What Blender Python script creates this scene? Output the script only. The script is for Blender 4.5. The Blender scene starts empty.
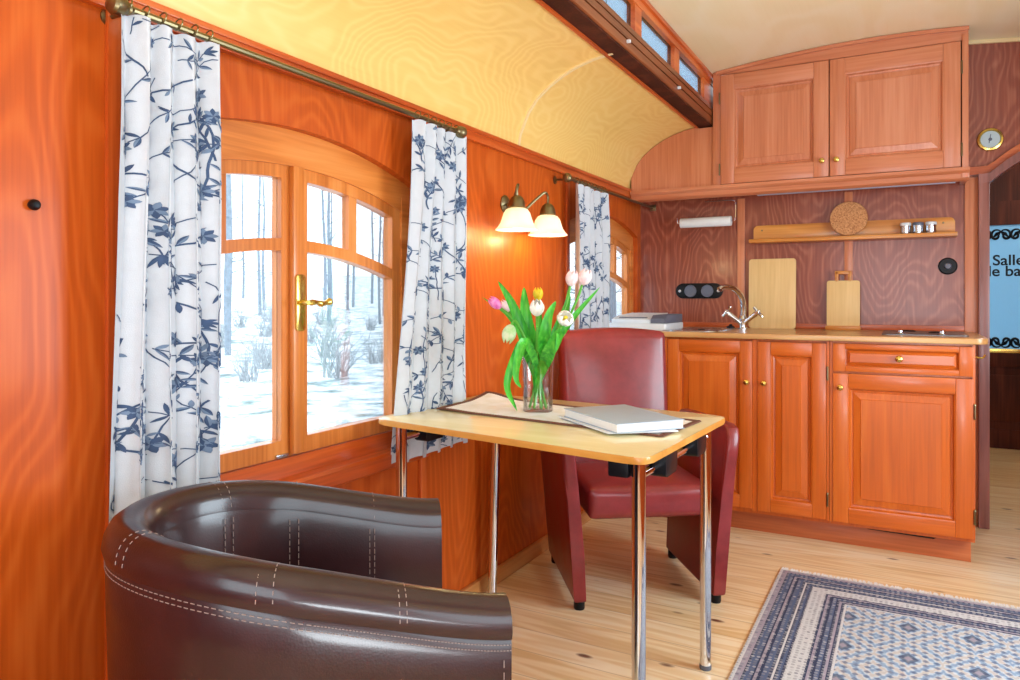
import bpy, bmesh, math, random
from mathutils import Vector, Matrix
random.seed(7)
PI = math.pi
S = bpy.context.scene
C = S.collection

# ------------------------------------------------------------------ camera, world, light, exposure
CAM = Vector((1.41, 0.0, 1.10)); YAW = math.radians(28.7); FPX = 730.0; HOR = 299.0
cd = bpy.data.cameras.new('camera'); cam = bpy.data.objects.new('camera', cd); C.objects.link(cam)
cam.location = CAM; cam.rotation_euler = (PI/2, 0, YAW)
cd.sensor_width = 36.0; cd.lens = FPX/1020*36.0
cd.shift_y = -(340-HOR)/1020.0
cd.clip_start = 0.05; cd.clip_end = 300
S.camera = cam
S.view_settings.view_transform = 'Standard'; S.view_settings.look = 'None'
S.view_settings.gamma = 1.0; S.view_settings.use_curve_mapping = False
S.view_settings.exposure = 0.45

W = bpy.data.worlds.new('sky'); S.world = W; W.use_nodes = True
bgn = W.node_tree.nodes['Background']
bgn.inputs[0].default_value = (0.80, 0.92, 1.0, 1); bgn.inputs[1].default_value = 2.6

def light(name, kind, loc, energy, color=(1,1,1), size=None, rot=(0,0,0), size_y=None, radius=None):
    l = bpy.data.lights.new(name, kind); l.energy = energy; l.color = color
    if kind == 'AREA':
        l.size = size
        if size_y: l.shape = 'RECTANGLE'; l.size_y = size_y
    if radius is not None: l.shadow_soft_size = radius
    o = bpy.data.objects.new(name, l); C.objects.link(o); o.location = loc; o.rotation_euler = rot
    return o
# added fill lights at the unseen right and rear openings, plus a ceiling fill
light('side_fill_light', 'AREA', (2.57, 0.1, 1.15), 7, (0.74, 0.89, 1.0), 0.92, (0, PI/2, 0), 1.08)
light('side_fill_light', 'AREA', (2.57, 2.35, 1.15), 27, (0.74, 0.89, 1.0), 0.92, (0, PI/2, 0), 1.08)
light('rear_fill_light', 'AREA', (1.3, -1.25, 1.25), 9, (0.78, 0.91, 1.0), 1.2, (math.radians(90), 0, 0), 1.1)
light('ceiling_fill_light', 'AREA', (1.6, -0.1, 0.6), 20, (0.84, 0.94, 1.0), 0.5, (math.radians(165), 0, 0))
light('passage_fill_light', 'POINT', (2.0, 5.3, 1.95), 10, (1.0, 0.9, 0.8), radius=0.1)  # added point light that brightens the passage, no fixture there

# ------------------------------------------------------------------ helpers
MAT = {}
def RootM(o):
    return MAT.get(o.name, Matrix.Identity(4))
def thing(name, label, cat, loc=(0,0,0), rz=0.0, group=None, kind=None):
    o = bpy.data.objects.new(name, None); C.objects.link(o)
    o.empty_display_size = 0.05
    o.location = loc; o.rotation_euler = (0,0,rz)
    MAT[o.name] = Matrix.Translation(loc) @ Matrix.Rotation(rz, 4, 'Z')
    if label: o['label'] = label
    if cat: o['category'] = cat
    if group: o['group'] = group
    if kind: o['kind'] = kind
    return o
def build(name, b, mats, parent=None, local=False, label=None, loc=None, sharp=35, recalc=True, smooth=True):
    """link the bmesh as one object; world coordinates unless local"""
    if recalc: bmesh.ops.recalc_face_normals(b, faces=b.faces)
    me = bpy.data.meshes.new(name)
    if parent is not None and not local:
        b.transform(RootM(parent).inverted())
    if parent is None and loc is not None and not local:
        b.transform(Matrix.Translation(loc).inverted())
    b.to_mesh(me); b.free()
    for m in (mats if isinstance(mats, (list, tuple)) else [mats]): me.materials.append(m)
    if smooth:
        me.shade_smooth()
        me.set_sharp_from_angle(angle=math.radians(sharp))
    o = bpy.data.objects.new(name, me); C.objects.link(o)
    if parent is not None:
        o.parent = parent; MAT[o.name] = RootM(parent)
    elif loc is not None:
        o.location = loc; MAT[o.name] = Matrix.Translation(loc)
    if label: o['label'] = label
    return o
def tag(o, label, cat, group=None, kind=None):
    o['label'] = label; o['category'] = cat
    if group: o['group'] = group
    if kind: o['kind'] = kind
    return o
def struct(o):
    o['kind'] = 'structure'; return o
def dup(root, loc, rz, label=None):
    r = root.copy(); C.objects.link(r); r.location = loc; r.rotation_euler = (0,0,rz)
    if label: r['label'] = label
    MAT[r.name] = Matrix.Translation(loc) @ Matrix.Rotation(rz, 4, 'Z')
    for ch in list(root.children):
        c = ch.copy(); C.objects.link(c); c.parent = r
        for g in list(ch.children):
            d = g.copy(); C.objects.link(d); d.parent = c
    return r
B = bmesh.new
def box(b, x0, x1, y0, y1, z0, z1, bev=0.0, seg=2, M=None, mi=0):
    t = bmesh.new()
    vs = [t.verts.new(p) for p in [(x0,y0,z0),(x1,y0,z0),(x1,y1,z0),(x0,y1,z0),(x0,y0,z1),(x1,y0,z1),(x1,y1,z1),(x0,y1,z1)]]
    for f in [(3,2,1,0),(4,5,6,7),(0,1,5,4),(1,2,6,5),(2,3,7,6),(3,0,4,7)]: t.faces.new([vs[i] for i in f])
    if bev > 0: bmesh.ops.bevel(t, geom=list(t.edges), offset=bev, segments=seg, profile=0.6, affect='EDGES')
    merge(b, t, M, mi)
def merge(b, t, M=None, mi=0):
    if M is not None: t.transform(M)
    bmesh.ops.recalc_face_normals(t, faces=t.faces)
    mp = {v: b.verts.new(v.co) for v in t.verts}
    for f in t.faces:
        nf = b.faces.new([mp[v] for v in f.verts]); nf.material_index = mi if mi else f.material_index
    t.free()
def tube(b, pts, r, n=10, mi=0, flat=1.0):
    pts = [Vector(p) for p in pts]; m = len(pts)
    rs = r if isinstance(r, (list, tuple)) else [r]*m
    t = bmesh.new(); rings = []
    up = None
    for i in range(m):
        d = (pts[min(i+1, m-1)]-pts[max(i-1, 0)]).normalized()
        if up is None:
            up = Vector((0,0,1)) if abs(d.z) < 0.9 else Vector((1,0,0))
        up = (up - d*up.dot(d)).normalized()
        s = d.cross(up)
        rings.append([t.verts.new(pts[i] + (s*math.cos(2*PI*k/n) + up*flat*math.sin(2*PI*k/n))*rs[i]) for k in range(n)])
    for i in range(m-1):
        for k in range(n):
            t.faces.new([rings[i][k], rings[i][(k+1)%n], rings[i+1][(k+1)%n], rings[i+1][k]])
    t.faces.new(rings[0][::-1]); t.faces.new(rings[-1])
    merge(b, t, None, mi)
def lathe(b, prof, o=(0,0,0), d=(0,0,1), n=24, mi=0, M=None):
    q = Vector((0,0,1)).rotation_difference(Vector(d).normalized()).to_matrix().to_4x4()
    t = bmesh.new(); rings = []
    for r, z in prof:
        if r < 1e-6: rings.append([t.verts.new((0,0,z))])
        else: rings.append([t.verts.new((r*math.cos(2*PI*k/n), r*math.sin(2*PI*k/n), z)) for k in range(n)])
    for a, c in zip(rings[:-1], rings[1:]):
        for k in range(n):
            k2 = (k+1) % n
            if len(a) == 1 and len(c) == 1: continue
            if len(a) == 1: t.faces.new([a[0], c[k2], c[k]])
            elif len(c) == 1: t.faces.new([a[k], a[k2], c[0]])
            else: t.faces.new([a[k], a[k2], c[k2], c[k]])
    merge(b, t, Matrix.Translation(o) @ q if M is None else M, mi)
def prism(b, poly, fn, w0, w1, bev=0.0, mi=0, seg=2):
    t = bmesh.new()
    a = [t.verts.new(fn(u, v, w0)) for u, v in poly]; c = [t.verts.new(fn(u, v, w1)) for u, v in poly]
    n = len(poly)
    f0 = t.faces.new(a); f1 = t.faces.new(c[::-1])
    for i in range(n): t.faces.new([a[i], c[i], c[(i+1)%n], a[(i+1)%n]])
    if bev > 0:
        bmesh.ops.bevel(t, geom=list(f0.edges)+list(f1.edges), offset=bev, segments=seg, profile=0.6, affect='EDGES')
    merge(b, t, None, mi)
def band(b, a0, a1, lo, hi, fn, w0, w1, n=12, mi=0):
    """solid between lo(a) and hi(a) along a, thickness w0..w1"""
    t = bmesh.new(); R = []
    for i in range(n+1):
        a = a0+(a1-a0)*i/n
        l = lo(a) if callable(lo) else lo; h = hi(a) if callable(hi) else hi
        R.append([t.verts.new(fn(a, l, w0)), t.verts.new(fn(a, h, w0)), t.verts.new(fn(a, h, w1)), t.verts.new(fn(a, l, w1))])
    for i in range(n):
        for k in range(4): t.faces.new([R[i][k], R[i][(k+1)%4], R[i+1][(k+1)%4], R[i+1][k]])
    t.faces.new(R[0]); t.faces.new(R[-1][::-1])
    merge(b, t, None, mi)
def grid(b, f, nu, nv, mi=0, cu=False):
    V = [[b.verts.new(f(i/nu, j/nv)) for j in range(nv+1)] for i in range(nu if cu else nu+1)]
    for i in range(nu):
        for j in range(nv):
            i2 = (i+1) % len(V) if cu else i+1
            fc = b.faces.new([V[i][j], V[i2][j], V[i2][j+1], V[i][j+1]]); fc.material_index = mi
    return V
XYZ_yz = lambda y, z, x: (x, y, z)       # profile in (y,z), thickness along x
XYZ_xz = lambda x, z, y: (x, y, z)       # profile in (x,z), thickness along y
XYZ_xy = lambda x, y, z: (x, y, z)
def rrect(x0, x1, y0, y1, r, n=6):
    out = []
    for cx, cy, a0 in ((x1-r, y1-r, 0), (x0+r, y1-r, 90), (x0+r, y0+r, 180), (x1-r, y0+r, 270)):
        for i in range(n+1):
            a = math.radians(a0+90*i/n); out.append((cx+r*math.cos(a), cy+r*math.sin(a)))
    return out
def bez(pts, n=16):
    """Catmull-Rom through points"""
    P = [Vector(p) for p in pts]; P = [P[0]*2-P[1]]+P+[P[-1]*2-P[-2]]
    out = []
    for i in range(1, len(P)-2):
        for k in range(n):
            t = k/n; a, b_, c, d = P[i-1], P[i], P[i+1], P[i+2]
            out.append(0.5*((2*b_)+(c-a)*t+(2*a-5*b_+4*c-d)*t*t+(3*b_-a-3*c+d)*t**3))
    out.append(P[-2]); return out
FW = Vector((-math.sin(YAW), math.cos(YAW), 0)); RT = Vector((math.cos(YAW), math.sin(YAW), 0)); UP = Vector((0,0,1))

# ------------------------------------------------------------------ materials
def s2l(c):
    return tuple(((v/255)/12.92 if v/255 <= 0.04045 else ((v/255+0.055)/1.055)**2.4) for v in c)+(1.0,)
def newmat(name):
    m = bpy.data.materials.new(name); m.use_nodes = True
    nt = m.node_tree; return m, nt, nt.nodes['Principled BSDF']
def N(nt, t, **kw):
    n = nt.nodes.new(t)
    for k, v in kw.items(): setattr(n, k, v)
    return n
def mathn(nt, op, a=None, c=None, d=None):
    n = N(nt, 'ShaderNodeMath', operation=op)
    for i, v in enumerate((a, c, d)):
        if v is None: continue
        if isinstance(v, (int, float)): n.inputs[i].default_value = v
        else: nt.links.new(v, n.inputs[i])
    return n.outputs[0]
def ramp(nt, fac, stops, interp='LINEAR'):
    r = N(nt, 'ShaderNodeValToRGB'); r.color_ramp.interpolation = interp
    e = r.color_ramp.elements
    while len(e) > 1: e.remove(e[-1])
    e[0].position = stops[0][0]; e[0].color = stops[0][1]
    for p, c in stops[1:]:
        x = e.new(p); x.color = c
    nt.links.new(fac, r.inputs[0]); return r.outputs[0]
def mixc(nt, fac, a, c, mode='MIX'):
    m = N(nt, 'ShaderNodeMix', data_type='RGBA', blend_type=mode)
    for s, v in ((m.inputs[0], fac), (m.inputs[6], a), (m.inputs[7], c)):
        if isinstance(v, (int, float)): s.default_value = v
        elif isinstance(v, tuple): s.default_value = v
        else: nt.links.new(v, s)
    return m.outputs[2]
def plain(name, col, rough=0.5, metal=0.0, coat=0.0, bump=0.0, bscale=200, var=0.06, spec=0.5):
    m, nt, p = newmat(name)
    tc = N(nt, 'ShaderNodeTexCoord'); no = N(nt, 'ShaderNodeTexNoise'); no.inputs['Scale'].default_value = bscale*0.1
    nt.links.new(tc.outputs['Object'], no.inputs['Vector'])
    c = s2l(col); d = tuple(v*(1-var*2) for v in c[:3])+(1,)
    nt.links.new(mixc(nt, no.outputs[0], d, c), p.inputs['Base Color'])
    p.inputs['Roughness'].default_value = rough; p.inputs['Metallic'].default_value = metal
    p.inputs['Coat Weight'].default_value = coat; p.inputs['Specular IOR Level'].default_value = spec
    if bump:
        n2 = N(nt, 'ShaderNodeTexNoise'); n2.inputs['Scale'].default_value = bscale; n2.inputs['Detail'].default_value = 4
        nt.links.new(tc.outputs['Object'], n2.inputs['Vector'])
        bu = N(nt, 'ShaderNodeBump'); bu.inputs['Strength'].default_value = bump; bu.inputs['Distance'].default_value = 0.002
        nt.links.new(n2.outputs[0], bu.inputs['Height']); nt.links.new(bu.outputs[0], p.inputs['Normal'])
    return m
def wood(name, dark, mid, lite, axis='z', figure=6.0, fibre=1.0, rough=0.32, coat=0.25, stretch=7.0, scale=3.0, spec=0.5, fig=0.7):
    """varnished wood: contour figure (cathedral grain) stretched along the axis plus fine fibre"""
    m, nt, p = newmat(name)
    tc = N(nt, 'ShaderNodeTexCoord'); mp = N(nt, 'ShaderNodeMapping')
    sc = [scale]*3; sc['xyz'.index(axis)] = scale/stretch; mp.inputs['Scale'].default_value = sc
    nt.links.new(tc.outputs['Object'], mp.inputs['Vector'])
    n1 = N(nt, 'ShaderNodeTexNoise'); n1.inputs['Scale'].default_value = 1.0; n1.inputs['Detail'].default_value = 3.0; n1.inputs['Roughness'].default_value = 0.38
    nt.links.new(mp.outputs[0], n1.inputs['Vector'])
    v = mathn(nt, 'SINE', mathn(nt, 'MULTIPLY', n1.outputs[0], figure*2*PI))
    v = mathn(nt, 'MULTIPLY_ADD', v, 0.5, 0.5)
    mp2 = N(nt, 'ShaderNodeMapping'); sc2 = [90.0]*3; sc2['xyz'.index(axis)] = 3.0; mp2.inputs['Scale'].default_value = sc2
    nt.links.new(tc.outputs['Object'], mp2.inputs['Vector'])
    n2 = N(nt, 'ShaderNodeTexNoise'); n2.inputs['Scale'].default_value = 1.0; n2.inputs['Detail'].default_value = 3
    nt.links.new(mp2.outputs[0], n2.inputs['Vector'])
    n3 = N(nt, 'ShaderNodeTexNoise'); n3.inputs['Scale'].default_value = 1.6; n3.inputs['Detail'].default_value = 2
    nt.links.new(tc.outputs['Object'], n3.inputs['Vector'])
    f = mathn(nt, 'MULTIPLY_ADD', mathn(nt, 'POWER', v, 2.0), 0.5*fig, 0.5-0.19*fig)
    f = mathn(nt, 'ADD', f, mathn(nt, 'MULTIPLY_ADD', n2.outputs[0], 0.7*fibre, -0.35*fibre))
    f = mathn(nt, 'ADD', f, mathn(nt, 'MULTIPLY_ADD', n3.outputs[0], 0.3, -0.15))
    col = ramp(nt, f, [(0.12, s2l(dark)), (0.5, s2l(mid)), (0.9, s2l(lite))])
    nt.links.new(col, p.inputs['Base Color'])
    p.inputs['Roughness'].default_value = rough; p.inputs['Coat Weight'].default_value = coat
    p.inputs['Coat Roughness'].default_value = 0.15; p.inputs['Specular IOR Level'].default_value = spec
    bu = N(nt, 'ShaderNodeBump'); bu.inputs['Strength'].default_value = 0.06; bu.inputs['Distance'].default_value = 0.001
    nt.links.new(n2.outputs[0], bu.inputs['Height']); nt.links.new(bu.outputs[0], p.inputs['Normal'])
    return m
M_wall = wood('varnished_wall_ply', (162,66,12), (194,86,20), (210,108,40), 'z', 26, 0.8, rough=0.42, coat=0.08, stretch=3.0, scale=2.2, fig=0.45, spec=0.3)
M_trimv = wood('orange_trim', (150,58,16), (198,86,28), (220,116,52), 'z', 2, 1.0, scale=8)
M_trimh = wood('orange_trim_long', (150,58,16), (198,86,28), (220,116,52), 'y', 2, 1.0, scale=8)
M_trimx = wood('orange_trim_cross', (150,62,24), (196,94,44), (218,120,66), 'x', 2, 1.0, scale=8)
M_frame = wood('window_frame_pine', (180,96,30), (218,132,58), (234,160,88), 'z', 2, 1.0, scale=8)
M_frameh = wood('window_frame_pine_long', (180,96,30), (218,132,58), (234,160,88), 'y', 2, 1.0, scale=8)
M_ceil = wood('birch_ceiling', (230,186,98), (244,208,122), (250,222,146), 'y', 44, 0.35, rough=0.4, coat=0.15, stretch=1.7, scale=2.0, fig=0.35)
M_ceil2 = wood('birch_roof', (240,220,168), (247,231,188), (250,238,204), 'y', 8, 0.3, rough=0.4, coat=0.1, stretch=2.2, scale=2.0, fig=0.5)
M_seam = plain('ceiling_seam', (246,222,168), 0.5)
M_back = wood('mahogany_ply', (112,48,32), (146,72,50), (186,114,86), 'z', 42, 1.0, rough=0.32, coat=0.3, stretch=2.6, scale=2.2, fig=0.45)
M_beam = wood('dark_beam', (92,44,20), (136,70,34), (168,96,52), 'y', 2, 1.0, rough=0.4, scale=8)
M_cab = wood('cabinet_cherry', (180,98,58), (204,124,84), (218,146,108), 'z', 3, 1.0, rough=0.34, stretch=8, scale=7, fig=0.4)
M_cabh = wood('cabinet_cherry_cross', (180,98,58), (204,124,84), (218,146,108), 'x', 3, 1.0, rough=0.34, stretch=8, scale=7, fig=0.4)
M_low = wood('cabinet_cherry_low', (176,80,18), (206,98,22), (222,120,40), 'z', 3, 1.0, rough=0.34, stretch=8, scale=7, fig=0.4)
M_lowh = wood('cabinet_cherry_low_cross', (176,80,18), (206,98,22), (222,120,40), 'x', 3, 1.0, rough=0.34, stretch=8, scale=7, fig=0.4)
M_plinth = wood('plinth_wood', (160,76,36), (196,106,58), (214,130,82), 'x', 4, 1.0, rough=0.4, stretch=6, scale=6)
M_jamb = wood('door_jamb', (104,58,52), (142,86,78), (168,108,98), 'z', 2, 1.0, rough=0.35, scale=8)
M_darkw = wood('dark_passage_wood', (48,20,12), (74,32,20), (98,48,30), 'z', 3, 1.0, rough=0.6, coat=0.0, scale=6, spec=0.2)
M_top = wood('worktop_oak', (166,112,58), (200,148,88), (218,172,112), 'x', 3, 1.0, rough=0.3, scale=8)
M_shelf = wood('shelf_oak', (176,100,34), (208,136,58), (226,162,84), 'x', 3, 1.0, rough=0.35, scale=8)
M_board = wood('maple_board', (214,176,116), (232,198,138), (242,214,160), 'z', 2, 0.8, rough=0.45, coat=0.0, scale=7)
M_table = wood('table_birch', (222,204,150), (234,218,166), (242,230,186), 'x', 3, 0.6, rough=0.22, coat=0.4, scale=4)
M_tedge = wood('table_edge', (196,132,52), (216,152,68), (228,172,90), 'x', 2, 0.8, rough=0.35, scale=8)
M_brass = plain('brass', (226,196,104), 0.22, 1.0)
M_oldbrass = plain('aged_brass', (136,124,92), 0.35, 1.0)
M_chrome = plain('chrome', (225,230,238), 0.06, 1.0, var=0.01)
M_steel = plain('brushed_steel', (200,208,216), 0.25, 1.0)
M_black = plain('black_plastic', (12,14,20), 0.4, spec=0.25)
M_blackd = plain('dark_gap', (10,9,9), 0.8)
M_white = plain('white_plastic', (226,234,240), 0.4)
M_grey = plain('grey_plastic', (96,104,122), 0.45)
M_glassd = plain('bluish_window_strip', (176,190,214), 0.3)

def leather(name, col, rough, var, coat):
    m, nt, p = newmat(name)
    tc = N(nt, 'ShaderNodeTexCoord')
    a = N(nt, 'ShaderNodeTexNoise'); a.inputs['Scale'].default_value = 9; a.inputs['Detail'].default_value = 6; a.inputs['Roughness'].default_value = 0.65
    nt.links.new(tc.outputs['Object'], a.inputs['Vector'])
    c = s2l(col)
    nt.links.new(ramp(nt, a.outputs[0], [(0.3, tuple(v*(1-var) for v in c[:3])+(1,)), (0.7, tuple(min(1, v*(1+var)) for v in c[:3])+(1,))]), p.inputs['Base Color'])
    r = mathn(nt, 'MULTIPLY_ADD', a.outputs[0], 0.25, rough-0.12); nt.links.new(r, p.inputs['Roughness'])
    v = N(nt, 'ShaderNodeTexVoronoi'); v.inputs['Scale'].default_value = 320; nt.links.new(tc.outputs['Object'], v.inputs['Vector'])
    h = mathn(nt, 'ADD', mathn(nt, 'MULTIPLY', v.outputs[0], 0.5), mathn(nt, 'MULTIPLY', a.outputs[0], 0.8))
    bu = N(nt, 'ShaderNodeBump'); bu.inputs['Strength'].default_value = 0.14; bu.inputs['Distance'].default_value = 0.002
    nt.links.new(h, bu.inputs['Height']); nt.links.new(bu.outputs[0], p.inputs['Normal'])
    p.inputs['Specular IOR Level'].default_value = 0.4; p.inputs['Coat Weight'].default_value = coat; p.inputs['Coat Roughness'].default_value = 0.14; p.inputs['Coat IOR'].default_value = 1.6
    return m
M_brownl = leather('dark_brown_leather', (44,18,22), 0.36, 0.3, 0.4)
M_redl = leather('oxblood_leather', (132,42,44), 0.34, 0.25, 0.25)
M_stitch = plain('pale_stitching', (158,140,134), 0.7)
M_cloth = plain('white_cotton', (206,213,221), 0.9, bump=0.25, bscale=500)
M_print = plain('blue_print', (130,154,184), 0.9, var=0.3, bscale=400)
M_print2 = plain('dark_blue_print', (74,98,136), 0.9, var=0.3, bscale=400)

def glassmat(name, tint=(0.96,0.98,1.0,1), gloss=0.08, rough=0.0):
    m = bpy.data.materials.new(name); m.use_nodes = True; nt = m.node_tree
    for n in list(nt.nodes): nt.nodes.remove(n)
    o = N(nt, 'ShaderNodeOutputMaterial'); t = N(nt, 'ShaderNodeBsdfTransparent'); g = N(nt, 'ShaderNodeBsdfGlossy')
    t.inputs[0].default_value = tint; g.inputs['Roughness'].default_value = rough
    fr = N(nt, 'ShaderNodeLayerWeight'); fr.inputs[0].default_value = 0.25
    f = mathn(nt, 'MULTIPLY_ADD', fr.outputs['Fresnel'], 0.6, gloss*0.4)
    mx = N(nt, 'ShaderNodeMixShader'); nt.links.new(f, mx.inputs[0]); nt.links.new(t.outputs[0], mx.inputs[1]); nt.links.new(g.outputs[0], mx.inputs[2])
    nt.links.new(mx.outputs[0], o.inputs[0]); return m
M_pane = glassmat('window_glass')
M_panec = glassmat('hazy_blue_glass', (0.50,0.61,0.70,1), 0.05)
M_vase = glassmat('vase_glass', (0.975,0.99,0.985,1), 0.12)
def frosted(name, col, trans):
    m = bpy.data.materials.new(name); m.use_nodes = True; nt = m.node_tree
    for n in list(nt.nodes): nt.nodes.remove(n)
    o = N(nt, 'ShaderNodeOutputMaterial'); d = N(nt, 'ShaderNodeBsdfDiffuse'); t = N(nt, 'ShaderNodeBsdfTranslucent')
    no = N(nt, 'ShaderNodeTexNoise'); no.inputs['Scale'].default_value = 40
    c = mixc(nt, no.outputs[0], tuple(v*0.95 for v in col[:3])+(1,), col)
    nt.links.new(c, d.inputs[0]); nt.links.new(c, t.inputs[0])
    mx = N(nt, 'ShaderNodeMixShader'); mx.inputs[0].default_value = trans
    nt.links.new(d.outputs[0], mx.inputs[1]); nt.links.new(t.outputs[0], mx.inputs[2]); nt.links.new(mx.outputs[0], o.inputs[0]); return m
M_frost = frosted('frosted_glass', s2l((160,194,212)), 0.6)
M_shade = frosted('opal_glass', s2l((250,248,240)), 0.6)

def floor_mat():
    m, nt, p = newmat('pine_floor')
    tc = N(nt, 'ShaderNodeTexCoord'); sp = N(nt, 'ShaderNodeSeparateXYZ'); nt.links.new(tc.outputs['Object'], sp.inputs[0])
    row = mathn(nt, 'DIVIDE', sp.outputs[1], 0.135)
    rid = mathn(nt, 'FLOOR', row); fr = mathn(nt, 'FRACT', row)
    wn = N(nt, 'ShaderNodeTexWhiteNoise', noise_dimensions='1D'); nt.links.new(rid, wn.inputs['W'])
    cx = N(nt, 'ShaderNodeCombineXYZ')
    nt.links.new(mathn(nt, 'ADD', mathn(nt, 'MULTIPLY', sp.outputs[0], 0.55), mathn(nt, 'MULTIPLY', wn.outputs[0], 30)), cx.inputs[0])
    nt.links.new(mathn(nt, 'MULTIPLY', sp.outputs[1], 7), cx.inputs[1])
    n1 = N(nt, 'ShaderNodeTexNoise'); n1.inputs['Scale'].default_value = 1.6; n1.inputs['Detail'].default_value = 2
    nt.links.new(cx.outputs[0], n1.inputs['Vector'])
    g = mathn(nt, 'MULTIPLY_ADD', mathn(nt, 'SINE', mathn(nt, 'MULTIPLY', n1.outputs[0], 44)), 0.5, 0.5)
    f = mathn(nt, 'ADD', mathn(nt, 'MULTIPLY', g, 0.35), mathn(nt, 'ADD', mathn(nt, 'MULTIPLY', wn.outputs[0], 0.3), mathn(nt, 'MULTIPLY', n1.outputs[0], 0.4)))
    col = ramp(nt, f, [(0.2, s2l((220,184,130))), (0.55, s2l((238,212,168))), (0.9, s2l((246,230,200)))])
    # knots: long dark specks
    mp = N(nt, 'ShaderNodeMapping'); mp.inputs['Scale'].default_value = (3.2, 7.5, 1); nt.links.new(tc.outputs['Object'], mp.inputs['Vector'])
    vo = N(nt, 'ShaderNodeTexVoronoi'); vo.inputs['Scale'].default_value = 1.25; nt.links.new(mp.outputs[0], vo.inputs['Vector'])
    kn = ramp(nt, vo.outputs['Distance'], [(0.0, (1,1,1,1)), (0.07, (0.85,0.85,0.85,1)), (0.13, (0,0,0,1))])
    col = mixc(nt, kn, col, s2l((92,48,24)))
    gap = ramp(nt, fr, [(0.0, (1,1,1,1)), (0.02, (0,0,0,1)), (0.98, (0,0,0,1)), (1.0, (1,1,1,1))])
    col = mixc(nt, mathn(nt, 'MULTIPLY', gap, 0.55), col, s2l((120,76,36)))
    nt.links.new(col, p.inputs['Base Color']); p.inputs['Roughness'].default_value = 0.3; p.inputs['Coat Weight'].default_value = 0.2
    return m
M_floor = floor_mat()

# ------------------------------------------------------------------ setting
XC = 1.27                                   # centre line of the wagon
cove = [(0.0,1.70),(0.012,1.775),(0.05,1.859),(0.09,1.91),(0.144,1.952),(0.2,1.985),(0.263,2.012),(0.33,2.03),(0.41,2.042)]
roof = [(0.44,2.312),(0.6,2.331),(0.75,2.347),(0.906,2.361),(1.08,2.371),(XC,2.375)]
roof = roof + [(2*XC-x, z) for x, z in roof[-2::-1]]
def interp(pr, x):
    for (a, b_), (c, d) in zip(pr[:-1], pr[1:]):
        if a <= x <= c: return b_+(d-b_)*(x-a)/(c-a)
    return pr[0][1] if x < pr[0][0] else pr[-1][1]
YR, YB, YE = -1.3, 4.2, 6.45                # rear end, partition, end of the passage
b = B(); box(b, -0.05, 2.6, YR, YE+0.1, -0.08, 0.0); struct(build('floor', b, M_floor))
# left wall with two arched openings
WIN = [1.437, 3.64]; HWO = 0.505            # window centres, half width of opening
arc = lambda yc, top, R: (lambda y: top-(y-yc)**2/(2*R))
b = B(); wx0, wx1 = -0.045, 0.0
box(b, wx0, wx1, YR, WIN[0]-HWO, 0, 1.74)
box(b, wx0, wx1, WIN[0]+HWO, WIN[1]-HWO, 0, 1.74)
box(b, wx0, wx1, WIN[1]+HWO, YB, 0, 1.74)
for yc in WIN:
    box(b, wx0, wx1, yc-HWO, yc+HWO, 0, 0.60)
    band(b, yc-HWO, yc+HWO, arc(yc, 1.548, 1.5), 1.74, XYZ_yz, wx0, wx1, 24)
struct(build('wall_left', b, M_wall))
# vertical battens, top rail, skirting
n = 0
for y in (0.905, 1.965, 3.125):
    n += 1
    b = B(); box(b, 0.0, 0.012, y-0.016, y+0.016, 0.08 if y != 0.905 else 0.0, 1.69, 0.003)
    struct(build('trim_%d' % n, b, M_trimv))
b = B(); box(b, 0.0, 0.02, YR, YB, 1.676, 1.712, 0.004); box(b, 0.0, 0.026, YR, YB, 1.706, 1.722, 0.003)
struct(build('trim_4', b, M_trimh))
b = B(); box(b, 0.0, 0.018, YR, 3.58, 0.0, 0.06, 0.004); struct(build('baseboard_left', b, wood('skirting', (176,110,54),(206,142,80),(224,170,108),'y',2,1.0,scale=8)))
# cove ceilings and roof
def shell(prof, y0, y1, th, mirror=False):
    b = B(); out = []
    P = [(2*XC-x, z) for x, z in prof] if mirror else prof
    up = [(x+(-th*0.5 if not mirror else th*0.5) if False else x, z+th) for x, z in P]
    prism(b, P+up[::-1], XYZ_xz, y0, y1); return b
struct(build('ceiling_cove_left', shell([(-0.045,1.70)]+cove, YR, YB, 0.05), M_ceil, sharp=60))
struct(build('ceiling_cove_right', shell([(-0.045,1.70)]+cove, YR, YB, 0.05, True), M_ceil, sharp=60))
struct(build('ceiling', shell(roof, YR, YB, 0.04), M_ceil2, sharp=60))
b = B()
for y in (2.635, 0.55):
    t = [(x+0.006, z-0.006) for x, z in cove]
    prism(b, cove+t[::-1], XYZ_xz, y-0.007, y+0.007)
struct(build('trim_5', b, M_seam, sharp=60))
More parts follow.
